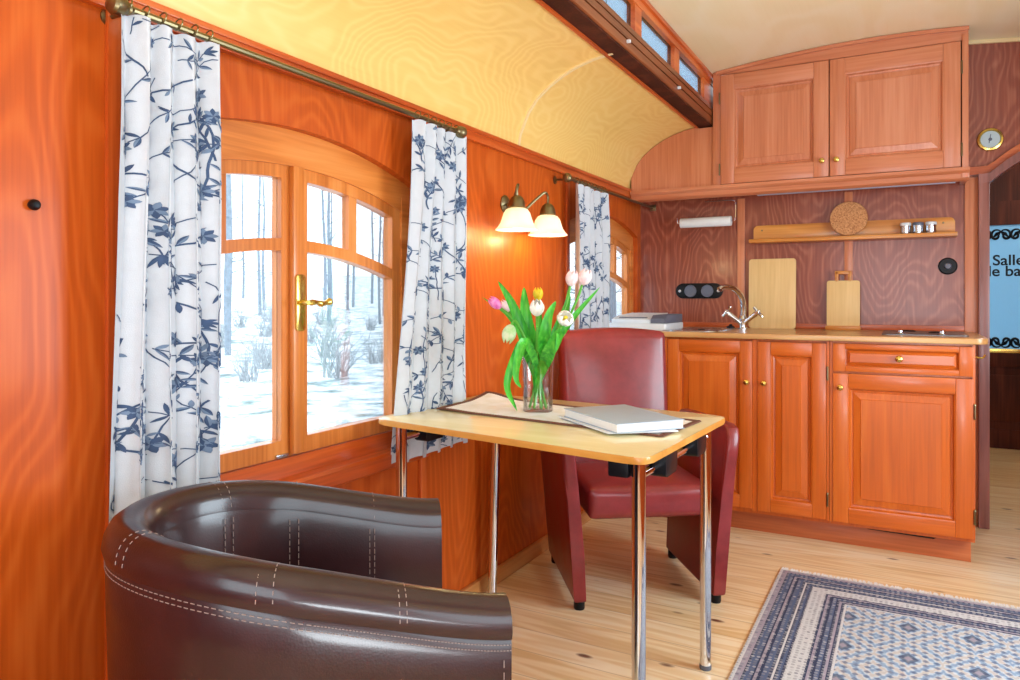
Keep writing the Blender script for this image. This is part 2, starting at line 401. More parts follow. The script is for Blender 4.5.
# clerestory: beam, mullions, glass (both sides of the raised roof)
def clerestory(mir, idx):
    fx = (lambda x: 2*XC-x) if mir else (lambda x: x)
    f = lambda x, z, y: (fx(x), y, z)
    root = thing('window_%d' % idx, None, None, (fx(0.45), 0, 2.03), kind='structure')
    b = B()
    prism(b, [(0.436,2.045),(0.47,2.045),(0.474,2.049),(0.474,2.079),(0.460,2.080),(0.460,2.085),(0.474,2.086),(0.474,2.113),(0.460,2.114),(0.460,2.119),(0.473,2.120),(0.470,2.145),(0.46,2.149),(0.46,2.152),(0.43,2.152),(0.43,2.045)], f, YR, YB)
    build('beam', b, M_beam, root, sharp=20)
    b = B(); prism(b, [(0.398,2.037),(0.466,2.037),(0.466,2.045),(0.398,2.045)], f, YR, YB); build('shaded_soffit', b, M_darkw, root)  # darker wood puts the shade of the beam's underside into the colour
    b = B(); prism(b, [(0.385,2.030),(0.398,2.030),(0.398,2.042),(0.385,2.042)], f, YR, YB); build('beam_edge', b, M_trimh, root)
    b = B(); prism(b, [(0.43,2.262),(0.468,2.262),(0.468,2.29),(0.478,2.294),(0.478,2.312),(0.43,2.315)], f, YR, YB); build('top_rail', b, M_trimh, root)
    for k in range(8):
        y = 3.34-0.55*k
        b = B(); prism(b, [(0.43,2.152),(0.464,2.152),(0.464,2.262),(0.43,2.262)], f, y-0.04, y+0.04); build('mullion', b, M_trimh, root)
        b = B(); x0, x1 = sorted((fx(0.442), fx(0.446))); box(b, x0, x1, y+0.04, min(y+0.51, 3.86), 2.152, 2.262); build('pane', b, M_panec, root)
        if k < 4:
            yl = 3.319-0.689*k
            b = B(); box(b, *sorted((fx(0.47), fx(0.488))), yl-0.006, yl+0.006, 2.066, 2.078, 0.002); build('latch', b, M_white, root)
    b = B(); prism(b, [(0.43,2.152),(0.464,2.152),(0.464,2.262),(0.43,2.262)], f, 3.85, YB); build('mullion', b, M_trimh, root)
clerestory(False, 3); clerestory(True, 4)
# back partition with arched doorway
DX0, DX1, DZ, DT = 1.745, 2.345, 1.655, 1.80
dtop = lambda x: DZ+(DT-DZ)*math.sqrt(max(0, 1-((x-(DX0+DX1)/2)/((DX1-DX0)/2))**2*0.999))*1.0
darc = lambda x: DT-(x-2.045)**2/(0.3**2)*(DT-DZ)
def ceil_z(x):
    if x <= 0.41: return interp(cove, x)
    if x >= 2*XC-0.41: return interp(cove, 2*XC-x)
    return interp(roof, min(max(x, roof[0][0]), roof[-1][0])) if 0.44 <= x <= 2*XC-0.44 else 2.05
b = B(); R_ = XYZ_xz
band(b, 0.0, 0.41, 0, ceil_z, R_, YB, YB+0.05, 16)
band(b, 0.41, DX0, 0, ceil_z, R_, YB, YB+0.05, 12)
band(b, DX0, DX1, darc, ceil_z, R_, YB, YB+0.05, 24)
band(b, DX1, 2*XC, 0, ceil_z, R_, YB, YB+0.05, 12)
struct(build('wall_back', b, M_back))
b = B(); rw0, rw1 = 2*XC, 2*XC+0.045
for y0, y1, z0, z1 in ((YR,-0.45,0,1.74),(-0.45,0.65,0,0.68),(-0.45,0.65,1.62,1.74),(0.65,1.8,0,1.74),(1.8,2.9,0,0.68),(1.8,2.9,1.62,1.74),(2.9,YE,0,1.74)): box(b, rw0, rw1, y0, y1, z0, z1)
struct(build('wall_right', b, M_wall))
b = B(); box(b, -0.045, 0.6, YR-0.05, YR, 0, 2.05); box(b, 2.0, 2*XC+0.045, YR-0.05, YR, 0, 2.05); box(b, 0.6, 2.0, YR-0.05, YR, 0, 0.7); box(b, 0.6, 2.0, YR-0.05, YR, 1.8, 2.4)
struct(build('wall_rear', b, M_wall))
# posts and strips of the back wall
b = B()
for x0, x1, z0, z1 in ((0.565,0.605,0.94,1.66), (1.11,1.15,0.94,1.66)): box(b, x0, x1, YB-0.01, YB, z0, z1, 0.002)
box(b, 1.645, 1.70, YB-0.016, YB, 0.0, 1.69, 0.003)
struct(build('trim_6', b, M_cab))
b = B(); box(b, 0.0, 1.645, YB-0.012, YB, 0.94, 0.968, 0.002); struct(build('trim_7', b, M_trimx))
b = B(); band(b, 1.66, 2.4, lambda x: ceil_z(x)-0.018, lambda x: ceil_z(x)-0.001, R_, YB-0.014, YB, 8); struct(build('trim_8', b, M_seam))
# door frame (jambs and arched head)
b = B(); box(b, 1.70, DX0, YB-0.05, YB+0.06, 0, DZ+0.004, 0.004); box(b, DX1, DX1+0.045, YB-0.05, YB+0.06, 0, DZ+0.004, 0.004)
band(b, 1.70, DX1+0.045, darc_in := (lambda x: darc(min(max(x, DX0), DX1))), lambda x: darc(min(max(x, DX0), DX1))+0.045, R_, YB-0.05, YB+0.06, 28)
struct(build('door_1', b, M_jamb))
b = B(); band(b, 1.655, 2.42, lambda x: darc(min(max(x, DX0), DX1))+0.047, lambda x: darc(min(max(x, DX0), DX1))+0.085, R_, YB-0.02, YB, 28)
struct(build('trim_9', b, M_trimx))
# passage behind the doorway and the bathroom door at its end
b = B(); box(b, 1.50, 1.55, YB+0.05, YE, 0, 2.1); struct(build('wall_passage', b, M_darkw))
b = B(); box(b, 1.50, 2.59, YB+0.05, YE, 2.1, 2.14); struct(build('ceiling_passage', b, M_ceil))
b = B(); box(b, 1.50, 1.72, YE, YE+0.05, 0, 2.1); box(b, 2.42, 2.59, YE, YE+0.05, 0, 2.1); box(b, 1.72, 2.42, YE, YE+0.05, 1.82, 2.1)
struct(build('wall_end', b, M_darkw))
d2 = thing('door_2', None, None, (2.07, YE, 0), kind='structure')
b = B(); box(b, 1.72, 1.83, YE-0.005, YE+0.035, 0.0, 1.82); box(b, 2.31, 2.42, YE-0.005, YE+0.035, 0.0, 1.82)
box(b, 1.83, 2.31, YE-0.005, YE+0.035, 1.645, 1.82); box(b, 1.83, 2.31, YE-0.005, YE+0.035, 0.60, 0.715, 0.003)
box(b, 1.83, 2.31, YE-0.005, YE+0.035, 0.0, 0.14); box(b, 1.83, 2.31, YE+0.005, YE+0.03, 0.14, 0.60)
box(b, 1.90, 2.24, YE-0.001, YE+0.02, 0.2, 0.54, 0.004)
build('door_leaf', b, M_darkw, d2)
b = B(); box(b, 1.83, 2.31, YE+0.012, YE+0.018, 0.715, 1.645); gp = build('frosted_pane', b, M_frost, d2)
b = B(); box(b, 1.83, 2.31, YE-0.012, YE-0.004, 0.705, 0.735, 0.002); build('gold_bead', b, M_brass, d2)
def lettering(txt, x, z, size, parent):
    cu = bpy.data.curves.new('letters', 'FONT'); cu.body = txt; cu.size = size; cu.align_x = 'CENTER'; cu.extrude = 0.0008; cu.offset = 0.0018
    o = bpy.data.objects.new('lettering', cu); C.objects.link(o)
    bpy.context.view_layer.update()
    me = bpy.data.meshes.new_from_object(o.evaluated_get(bpy.context.evaluated_depsgraph_get()))
    bpy.data.objects.remove(o); t = bmesh.new(); t.from_mesh(me)
    t.transform(Matrix.Translation((x, YE+0.0105, z)) @ Matrix.Rotation(PI/2, 4, 'X'))
    return t
for txt, z in (('Salle', 1.35), ('de bain', 1.27)):
    build('lettering', lettering(txt, 2.045, z, 0.108, gp), M_black, gp, smooth=False)
# scroll ornaments painted on the glass
def scrolls(zc, sgn):
    b = B()
    for x0, dr in ((2.03,-1), (2.09,1), (1.97,1), (2.15,-1), (1.91,-1), (2.21,1)):
        pts = []
        for k in range(22):
            a = k/21*PI*2.6; r = 0.040*(1-k/26)
            pts.append((x0+dr*(r*math.cos(a)), YE+0.0095, zc+sgn*1.2*r*math.sin(a)))
        tube(b, pts, [0.003+0.007*math.sin(PI*k/21) for k in range(22)], 6)
        tube(b, [(x0-dr*0.02, YE+0.0095, zc-sgn*0.02), (x0+dr*0.005, YE+0.0095, zc+sgn*0.012), (x0+dr*0.03, YE+0.0095, zc+sgn*0.03)], [0.003, 0.013, 0.003], 6)
    return b
build('scroll_ornament', scrolls(1.57, 1), M_black, gp)
build('scroll_ornament', scrolls(0.785, -1), M_black, gp)

# ------------------------------------------------------------------ windows of the left wall
def window(idx, yc, handle):
    r = thing('window_%d' % idx, None, None, (0, yc, 0.6), kind='structure')
    oa = arc(yc, 1.548, 1.5)
    # frame: arched head, sides, bottom board
    b = B()
    band(b, yc-HWO, yc+HWO, lambda y: oa(y)-0.095, lambda y: oa(y)+0.02, XYZ_yz, -0.075, -0.028, 24)
    for s in (-1, 1):
        y0, y1 = sorted((yc+s*HWO, yc+s*(HWO-0.045)))
        band(b, y0, y1, 0.60, lambda y: oa(y)-0.05, XYZ_yz, -0.075, -0.026, 2)
    build('window_frame', b, M_frameh, r)
    b = B(); prism(b, [(-0.075,0.60),(-0.004,0.60),(-0.004,0.645),(-0.026,0.682),(-0.075,0.682)], lambda x, z, y: (x, y, z), yc-HWO+0.001, yc+HWO-0.001)
    build('bottom_board', b, M_trimh, r)
    b = B(); prism(b, [(0.0,0.585),(0.03,0.585),(0.036,0.592),(0.036,0.628),(0.03,0.635),(0.0,0.64),(-0.002,0.64)], lambda x, z, y: (x, y, z), yc-HWO-0.02, yc+HWO+0.02)
    build('window_sill', b, M_trimh, r)
    sa = lambda y: oa(y)-0.094
    for s in (-1, 1):
        e0, e1 = yc+s*0.005, yc+s*(HWO-0.046)
        inr, out = yc+s*0.047, yc+s*(HWO-0.085)
        b = B(); X0, X1 = -0.068, -0.034
        for a, c in ((e0, inr), (out, e1)):
            y0, y1 = sorted((a, c)); band(b, y0, y1, 0.684, sa, XYZ_yz, X0, X1, 4)
        y0, y1 = sorted((inr, out))
        band(b, y0, y1, lambda y: sa(y)-0.035, sa, XYZ_yz, X0, X1, 12)
        band(b, y0, y1, 0.684, 0.728, XYZ_yz, X0, X1, 2)
        ta = arc(yc, 1.252, 1.35)
        band(b, y0, y1, lambda y: ta(y)-0.024, lambda y: ta(y)+0.008, XYZ_yz, X0, X1, 12)
        ym = yc+s*0.237
        band(b, ym-0.017, ym+0.017, lambda y: ta(y), lambda y: sa(y)-0.02, XYZ_yz, X0+0.004, X1-0.004, 2)
        fr = build('sash', b, M_frame, r)
        b = B(); band(b, y0, y1, 0.726, lambda y: sa(y)-0.03, XYZ_yz, -0.052, -0.048, 8); build('pane', b, M_pane, fr)
    b = B(); box(b, -0.034, -0.014, yc-0.022, yc+0.018, 0.690, 1.452, 0.006); asr = build('astragal', b, M_frame, r)
    b = B(); box(b, -0.04, -0.026, yc-0.07, yc-0.028, 0.686, 0.694, 0.002); build('catch', b, M_steel, r)
    hz, hy = 1.09, yc-0.002
    b = B(); prism(b, rrect(hy-0.016, hy+0.016, hz-0.075, hz+0.075, 0.008), XYZ_yz, -0.014, -0.008, 0.002)
    hp = build('handle_plate', b, M_brass, r)
    if not handle: return
    b = B(); tube(b, [(-0.01,hy,hz),(0.03,hy,hz)], 0.007)
    tube(b, bez([(0.03,hy-0.012,hz),(0.032,hy+0.015,hz+0.001),(0.032,hy+0.035,hz-0.003),(0.032,hy+0.06,hz+0.002),(0.032,hy+0.07,hz+0.006)], 5), [0.007,0.008,0.009,0.008,0.007,0.006,0.0065,0.0075,0.0085,0.009,0.0085,0.007,0.0065,0.007,0.008,0.0095,0.010,0.0105,0.010,0.008,0.004], 10)
    build('handle_lever', b, M_brass, hp)
window(1, WIN[0], True); window(2, WIN[1], False)

# ------------------------------------------------------------------ outside: snow and bare trees
b = B(); V = grid(b, lambda u, v: (-0.4-u*70, -30+v*130, -0.55+1.7*u*u*3+0.12*math.sin(u*40+v*9)*math.sin(v*60)), 40, 60)
m, nt, p = newmat('snow'); no = N(nt, 'ShaderNodeTexNoise'); no.inputs['Scale'].default_value = 1.6; no.inputs['Detail'].default_value = 8; no.inputs['Roughness'].default_value = 0.7
tc = N(nt, 'ShaderNodeTexCoord'); nt.links.new(tc.outputs['Object'], no.inputs['Vector'])
nt.links.new(ramp(nt, no.outputs[0], [(0.36, s2l((96,116,112))), (0.43, s2l((150,164,168))), (0.49, s2l((206,214,218))), (0.58, s2l((242,244,246)))]), p.inputs['Base Color']); p.inputs['Roughness'].default_value = 0.8
struct(build('ground_outside', b, m))
M_bark = plain('pale_bark', (160,172,182), 0.9, bscale=60, var=0.3)
rt = random.Random(3)
def tree_bm(h, r, rnd):
    b = B(); n = 9; lean = rnd.uniform(-0.03, 0.03)
    tr = [(lean*h*(k/n)+0.05*math.sin(k*1.3), 0.04*math.sin(k*1.7+1), h*k/n) for k in range(n+1)]
    tube(b, tr, [r*(1-0.85*k/n) for k in range(n+1)], 7)
    for k in range(22):
        z = h*rnd.uniform(0.12, 0.97); a = rnd.uniform(0, 2*PI); L = rnd.uniform(0.5, 1.1)*(1.15-z/h); x = lean*z
        c, s_ = math.cos(a), math.sin(a)
        pts = [(x, 0, z), (x+c*L*0.5, s_*L*0.5, z+L*rnd.uniform(0.05, 0.3)), (x+c*L, s_*L, z+L*rnd.uniform(0.1, 0.7))]
        tube(b, pts, [r*0.28, r*0.16, 0.008], 5)
        tube(b, [pts[1], (x+c*L*0.6+s_*0.3*L, s_*L*0.6-c*0.3*L, z+L*0.5)], [r*0.14, 0.006], 5)
    return b
protos = [tree_bm(rt.uniform(13, 19), rt.uniform(0.07, 0.13), rt) for _ in range(5)]
pm = []
for q in protos:
    me = bpy.data.meshes.new('bare_tree'); bmesh.ops.recalc_face_normals(q, faces=q.faces); q.to_mesh(me); q.free(); me.materials.append(M_bark); pm.append(me)
cnt = 0
pos = []; tries = 0
while cnt < 70 and tries < 4000:
    tries += 1
    ang = math.radians(rt.uniform(20, 55)); dist = rt.uniform(16, 62)
    x, y = 1.41-math.sin(ang)*dist, math.cos(ang)*dist
    if x > -7 or any(abs(x-a)+abs(y-c) < 2.6 for a, c in pos): continue
    pos.append((x, y))
    ang2 = ang
    u = (-0.4-x)/70
    o = bpy.data.objects.new('bare_tree', pm[cnt % 5]); C.objects.link(o)
    o.location = (x, y, -0.65+1.7*u*u*3); o.rotation_euler = (0, 0, rt.uniform(0, 6.28)); sc = rt.uniform(0.75, 1.2); o.scale = (sc, sc, sc)
    tag(o, 'slender bare tree standing in the snowy wood outside the windows', 'tree', 'bare trees of the wood outside')
    cnt += 1

M_twig = plain('pale_twigs', (196,202,204), 0.9, bscale=60, var=0.3)
def shrub_mesh(rnd):
    b = B()
    for k in range(46):
        a = rnd.uniform(0, 2*PI); L = rnd.uniform(0.5, 1.5); t = rnd.uniform(0.1, 0.9)
        p0 = Vector((rnd.uniform(-0.3, 0.3), rnd.uniform(-0.3, 0.3), 0)); p2 = p0+Vector((math.cos(a)*L*t, math.sin(a)*L*t, L*(1.1-t*0.5)))
        p1 = p0.lerp(p2, 0.5)+Vector((0, 0, 0.15*L))
        tube(b, [p0, p1, p2], [0.018, 0.012, 0.004], 4)
        for q in range(3):
            f = rnd.uniform(0.3, 0.9); c = p1.lerp(p2, f); tube(b, [c, c+Vector((rnd.uniform(-0.3, 0.3), rnd.uniform(-0.3, 0.3), rnd.uniform(0.05, 0.35)))], [0.008, 0.003], 4)
    me = bpy.data.meshes.new('bare_shrub'); bmesh.ops.recalc_face_normals(b, faces=b.faces); b.to_mesh(me); b.free(); me.materials.append(M_twig); return me
sm = [shrub_mesh(rt) for _ in range(3)]; sp_pos = []; tries = 0
while len(sp_pos) < 36 and tries < 4000:
    tries += 1; ang = math.radians(rt.uniform(22, 54)); dist = rt.uniform(15, 36)
    x, y = 1.41-math.sin(ang)*dist, math.cos(ang)*dist
    if x > -6 or any(abs(x-a)+abs(y-c) < 2.2 for a, c in sp_pos+pos): continue
    sp_pos.append((x, y)); u = (-0.4-x)/70
    o = bpy.data.objects.new('bare_shrub', sm[len(sp_pos) % 3]); C.objects.link(o)
    o.location = (x, y, -0.58+1.7*u*u*3); o.rotation_euler = (0, 0, rt.uniform(0, 6.28)); sc = rt.uniform(0.45, 0.8); o.scale = (sc, sc, sc)
    tag(o, 'low twiggy bare shrub in the snow outside the windows', 'shrub', 'bare shrubs in the snow')

# ------------------------------------------------------------------ curtains and rods
def motif_list(rnd, Wc, H):
    """branches, leaves and blossoms in cloth coordinates (a across, h down)"""
    out = []
    def strip(pts, w, mi): out.append(('strip', pts, w, mi))
    def leaf(x, y, ang, L, w, mi): out.append(('leaf', (x, y, ang, L, w), None, mi))
    nb = int(Wc*H/0.0058)
    for k in range(nb):
        gx = max(1, round(Wc/0.085)); gy = math.ceil(nb/gx)
        x, y = Wc*((k % gx)+rnd.uniform(0, 1))/gx, H*((k//gx)+rnd.uniform(0, 1))/gy; ang = rnd.uniform(0, 2*PI); L = rnd.uniform(0.09, 0.2)
        pts = []; cv = rnd.uniform(-7, 7); st = 12
        for i in range(st+1):
            pts.append((x, y)); x += math.cos(ang)*L/st; y += math.sin(ang)*L/st; ang += cv*L/st + rnd.uniform(-0.25, 0.25)
        strip(pts, 0.0011 if rnd.random() < 0.65 else 0.0018, 2)
        for i in range(2, st, 2):
            if rnd.random() < 0.75:
                dx, dy = pts[i+1][0]-pts[i][0], pts[i+1][1]-pts[i][1]; a0 = math.atan2(dy, dx)
                for s in (-1, 1):
                    if rnd.random() < 0.7: leaf(pts[i][0], pts[i][1], a0+s*rnd.uniform(0.5, 1.1), rnd.uniform(0.013, 0.030), rnd.uniform(0.0024, 0.0046), 1 if rnd.random() < 0.7 else 2)
        ex, ey = pts[-1]
        if rnd.random() < 0.75:
            R = rnd.uniform(0.012, 0.021); n = rnd.choice((6, 7, 8)); a0 = rnd.random()*6
            for i in range(n): leaf(ex, ey, a0+2*PI*i/n, R, R*0.26, 1 if i % 2 else 2)
            for i in range(10): 
                t = 2*PI*i/10
            ring = [(ex+R*0.55*math.cos(2*PI*i/12), ey+R*0.55*math.sin(2*PI*i/12)) for i in range(13)]
            strip(ring, 0.0012, 2)
        else:
            for s in (-0.6, -0.2, 0.2, 0.6): leaf(ex, ey, a0 + s, rnd.uniform(0.02, 0.035), 0.003, 2) if (a0 := ang) is not None else None
    return out
def curtain(label, top, bot, zt, zb, folds, seed, amp=0.022, xm=0.078, dx=0.0):
    rnd = random.Random(seed)
    root = thing('curtain', label, 'curtain', (xm, (top[0]+top[1])/2, zb), 0, 'toile curtains at the windows')
    ph = rnd.uniform(0, 6.28); Wt = top[1]-top[0]; H = zt-zb
    fz = [rnd.uniform(0.6, 1.4) for _ in range(folds+2)]
    def P(s, t):
        e = t**1.6
        y0 = top[0]+(bot[0]-top[0])*e; y1 = top[1]+(bot[1]-top[1])*e
        q = s*folds; i = int(min(q, folds-1e-6)); a = amp*(0.55+0.45*min(1, t*4+0.3))*(fz[i]*(1-(q-i))+fz[i+1]*(q-i))
        w = 2*PI*q+ph+0.5*math.sin(2.3*t+seed)
        y = y0+(y1-y0)*s+0.008*math.sin(2*w)*min(1, t*3)
        x = xm+dx*t+a*(1-0.4*t if dx else 1)*math.sin(w)+0.006*math.sin(7*s+5*t)
        z = zt-H*t+0.006*math.sin(w+1)*(1 if t > 0.9 else 0)*(t-0.9)*10-0.004*(1-t)*math.sin(w)**2
        return Vector((x, y, z))
    def nrm(s, t):
        d = 0.002
        n = (P(min(1, s+d), t)-P(max(0, s-d), t)).cross(P(s, min(1, t+d))-P(s, max(0, t-d))).normalized()
        return n if n.x > 0 else -n
    b = B(); grid(b, P, folds*22, 60, 0)
    Wc = Wt*1.7
    def Q(a, h, off=0.0013):
        s = min(max(a/Wc, 0.0), 1.0); t = min(max(h/H, 0.0), 1.0)
        return P(s, t)+nrm(s, t)*off
    for kind, g, w, mi in motif_list(rnd, Wc, H):
        if kind == 'strip':
            g = [q for q in g if 0.003 < q[0] < Wc-0.003 and 0.003 < q[1] < H-0.003]
            if len(g) < 3: continue
            L = []; R = []
            for i, (x, y) in enumerate(g):
                x2, y2 = g[min(i+1, len(g)-1)]; x1, y1 = g[max(i-1, 0)]; l = math.hypot(x2-x1, y2-y1) or 1
                nx, ny = -(y2-y1)/l*w, (x2-x1)/l*w
                L.append(b.verts.new(Q(x+nx, y+ny))); R.append(b.verts.new(Q(x-nx, y-ny)))
            for i in range(len(g)-1): b.faces.new([L[i], L[i+1], R[i+1], R[i]]).material_index = mi
        else:
            x, y, a, ln, wd = g; c, s_ = math.cos(a), math.sin(a)
            ex, ey = x+c*ln, y+s_*ln
            if not (0.004 < x < Wc-0.004 and 0.004 < ex < Wc-0.004 and 0.004 < y < H-0.004 and 0.004 < ey < H-0.004): continue
            n = 5; U = []; D = []; Mi = []
            for i in range(n+1):
                f = i/n; ww = wd*math.sin(PI*f)**0.8 if 0 < i < n else 0.0003
                px, py = x+c*ln*f, y+s_*ln*f
                U.append(b.verts.new(Q(px-s_*ww, py+c*ww))); Mi.append(b.verts.new(Q(px, py, 0.0015))); D.append(b.verts.new(Q(px+s_*ww, py-c*ww)))
            for i in range(n):
                b.faces.new([U[i], U[i+1], Mi[i+1], Mi[i]]).material_index = mi
                b.faces.new([Mi[i], Mi[i+1], D[i+1], D[i]]).material_index = 2 if mi == 1 and ln > 0.02 else mi
    build('cloth', b, [M_cloth, M_print, M_print2], root, recalc=False, sharp=60)
    nr = max(6, int(Wt/0.04))
    for k in range(nr):
        y = top[0]+Wt*(k+0.5)/nr; b = B()
        pts = [(xm+0.013*math.cos(2*PI*i/14), y+0.004*math.sin(2*PI*i/14), zt+0.013+0.013*math.sin(2*PI*i/14)) for i in range(15)]
        tube(b, pts, 0.0016, 6); build('ring', b, M_oldbrass, root)
    return root
ZR = 1.664
curtain('blue floral curtain left of the big window, behind the dark brown tub chair', (0.868,1.092), (0.850,1.112), 1.657, 0.57, 4, 11, amp=0.017)
curtain('blue floral curtain right of the big window, its hem hanging below the table top', (1.815,2.12), (1.755,2.185), 1.655, 0.60, 5, 5, amp=0.013, dx=-0.03)
curtain('narrow looking blue floral curtain at the small far window, behind the tulips', (3.045,3.42), (3.04,3.435), 1.628, 0.6, 5, 8, amp=0.016)
def rod(label, y0, y1, fin1, ZR=1.664):
    r = thing('curtain_rod', label, 'curtain rod', (0.078, y0, ZR))
    b = B(); tube(b, [(0.078,y0,ZR),(0.078,y1,ZR)], 0.0075, 10); build('pole', b, M_oldbrass, r)
    prof = [(0.0,-0.005),(0.009,-0.004),(0.012,0.002),(0.010,0.006),(0.016,0.012),(0.020,0.02),(0.021,0.034),(0.017,0.04),(0.008,0.043),(0,0.044)]
    b = B(); lathe(b, prof, (0.078,y0,ZR), (0,-1,0), 18); build('finial', b, M_oldbrass, r)
    if fin1: b = B(); lathe(b, prof, (0.078,y1,ZR), (0,1,0), 18); build('finial', b, M_oldbrass, r)
    else:
        b = B(); box(b, 0.06, 0.096, y1-0.012, y1, ZR-0.018, ZR+0.018, 0.004); build('end_socket', b, M_oldbrass, r)
    for y in ((y0+0.006, y1-0.012) if fin1 else (y0+0.006,)):
        b = B(); tube(b, [(0.0,y,ZR),(0.07,y,ZR)], 0.005, 8); lathe(b, [(0.0,0.0),(0.018,0.0),(0.018,0.004),(0,0.006)], (0.0,y,ZR), (1,0,0), 14); build('bracket', b, M_oldbrass, r)
rod('brass curtain rod with bell finials above the big window', 0.892, 2.06, True)
rod('brass curtain rod above the small window next to the kitchen cupboards', 2.99, YB, False, 1.638)

# ------------------------------------------------------------------ wall lamp, coat hook
wl = thing('wall_lamp', 'brass wall lamp with two frosted bell shades, lit', 'lamp', (0, 2.54, 1.47))
b = B(); lathe(b, [(0,0),(0.035,0),(0.036,0.005),(0.028,0.012),(0.016,0.018),(0,0.020)], (0,2.53,1.476), (1,0,0), 22); build('backplate', b, M_oldbrass, wl)
for y in (2.40, 2.665):
    x = 0.125; sg = -1 if y < 2.53 else 1
    b = B(); tube(b, bez([(0.015,2.53+sg*0.01,1.476),(0.05,2.53+sg*0.05,1.45 if sg > 0 else 1.455),(0.095,y-sg*0.045,1.50),(0.12,y-sg*0.02,1.528),(x,y,1.515),(x,y,1.478)], 6), 0.0055, 8); build('arm', b, M_oldbrass, wl)
    b = B(); lathe(b, [(0,1.488),(0.012,1.486),(0.022,1.478),(0.030,1.462),(0.033,1.442),(0.030,1.438),(0,1.438)], (x,y,0), (0,0,1), 20); build('shade_holder', b, M_oldbrass, wl)
    prof = [(0.030,1.438),(0.040,1.434),(0.050,1.42),(0.056,1.40),(0.062,1.383),(0.072,1.368),(0.080,1.360),(0.0805,1.357),(0.078,1.357),(0.070,1.365),(0.060,1.38),(0.053,1.40),(0.047,1.418),(0.039,1.430),(0.030,1.434)]
    b = B(); lathe(b, prof, (x,y,0), (0,0,1), 28); build('lamp_shade', b, M_shade, wl)
    b = B(); lathe(b, [(0,1.436),(0.012,1.434),(0.013,1.415),(0.022,1.395),(0.024,1.378),(0.018,1.362),(0,1.355)], (x,y,0), (0,0,1), 16)
    m, nt, p = newmat('bulb_glow'); p.inputs['Emission Color'].default_value = (1,0.82,0.5,1); p.inputs['Emission Strength'].default_value = 3.5; p.inputs['Base Color'].default_value = (1,0.95,0.85,1)
    build('bulb', b, m, wl)
    light('lamp_glow', 'POINT', (x, y, 1.345), 1.5, (1.0, 0.74, 0.38), radius=0.02)
b = B(); lathe(b, [(0,0.019),(0.006,0.0175),(0.0095,0.013),(0.0105,0.008),(0.009,0.003),(0.008,0),(0,0)], (0,0.752,1.272), (1,0,0), 16)
tag(build('coat_knob', b, M_black, loc=(0,0.752,1.272)), 'small black coat knob on the orange wooden wall at far left', 'knob')

# ------------------------------------------------------------------ kitchen
def knob(parent, x, y, z, r=0.014):
    b = B(); lathe(b, [(0,0),(r*0.75,0),(r*0.75,0.002),(r*0.4,0.005),(r*0.4,0.010),(r*0.8,0.014),(r,0.020),(r*0.85,0.026),(r*0.4,0.029),(0,0.030)], (x,y,z), (0,-1,0), 16)
    build('knob', b, M_brass, parent)
def hinge(parent, x, y, z, h=0.05):
    b = B(); tube(b, [(x,y,z-h/2),(x,y,z+h/2)], 0.004, 8); lathe(b, [(0,0),(0.005,0),(0.003,0.006),(0,0.008)], (x,y,z+h/2), (0,0,1), 8); lathe(b, [(0,0),(0.005,0),(0.003,0.006),(0,0.008)], (x,y,z-h/2), (0,0,-1), 8)
    build('hinge', b, M_oldbrass, parent)
def panel_door(parent, x0, x1, z0, z1, y, mv, mh, fw=0.062, name='door', topf=None, fh=None):
    """frame-and-raised-panel front; y is its front face"""
    fh = fh or fw
    th = 0.02; b = B()
    box(b, x0, x0+fw, y, y+th, z0, z1, 0.003); box(b, x1-fw, x1, y, y+th, z0, z1, 0.003)
    box(b, x0+fw, x1-fw, y, y+th, z0, z0+fh, 0.003, mi=1); box(b, x0+fw, x1-fw, y, y+th, z1-fh, z1, 0.003, mi=1)
    d = build(name, b, [mv, mh], parent)
    a0, a1, c0, c1 = x0+fw, x1-fw, z0+fh, z1-fh
    b = B()
    def ring(i, yy): return [b.verts.new(p) for p in ((a0+i,yy,c0+i),(a1-i,yy,c0+i),(a1-i,yy,c1-i),(a0+i,yy,c1-i))]
    k = min(1.0, (c1-c0)/0.2)
    seq = [ring(0,y+0.002), ring(0.004*k,y+0.003), ring(0.009*k,y+0.016), ring(0.018*k,y+0.0175), ring(0.020*k,y+0.013), ring(0.048*k,y+0.007), ring(0.050*k,y+0.004)]
    for r0, r1 in zip(seq[:-1], seq[1:]):
        for i in range(4): b.faces.new([r0[i], r0[(i+1)%4], r1[(i+1)%4], r1[i]])
    b.faces.new(seq[-1])
    bk = ring(0, y+0.018); b.faces.new(bk[::-1])
    for i in range(4): b.faces.new([bk[i], bk[(i+1)%4], seq[0][(i+1)%4], seq[0][i]])
    build('raised_panel', b, mv if (c1-c0) > 0.12 else mh, d, sharp=12)
    return d
YF = 3.52
sc = thing('base_cabinet', 'low sink cabinet with one wide and one narrow panelled door', 'cabinet', (0.7, 3.86, 0), 0, 'kitchen base cabinets')
b = B(); box(b, 0.02, 1.098, YF+0.02, YB-0.02, 0.10, 0.915); box(b, 0.02, 0.365, YF, YF+0.02, 0.115, 0.912, 0.002); box(b, 0.768, 0.790, YF+0.002, YF+0.02, 0.115, 0.912); box(b, 1.086, 1.098, YF+0.002, YF+0.02, 0.115, 0.912)
build('body', b, M_low, sc)
d = panel_door(sc, 0.367, 0.767, 0.125, 0.905, YF-0.004, M_low, M_lowh, 0.055); knob(d, 0.745, YF-0.004, 0.713)
d = panel_door(sc, 0.791, 1.085, 0.120, 0.903, YF-0.004, M_low, M_lowh, 0.058); knob(d, 0.822, YF-0.004, 0.713); hinge(d, 1.091, YF-0.006, 0.77); hinge(d, 1.091, YF-0.006, 0.21)
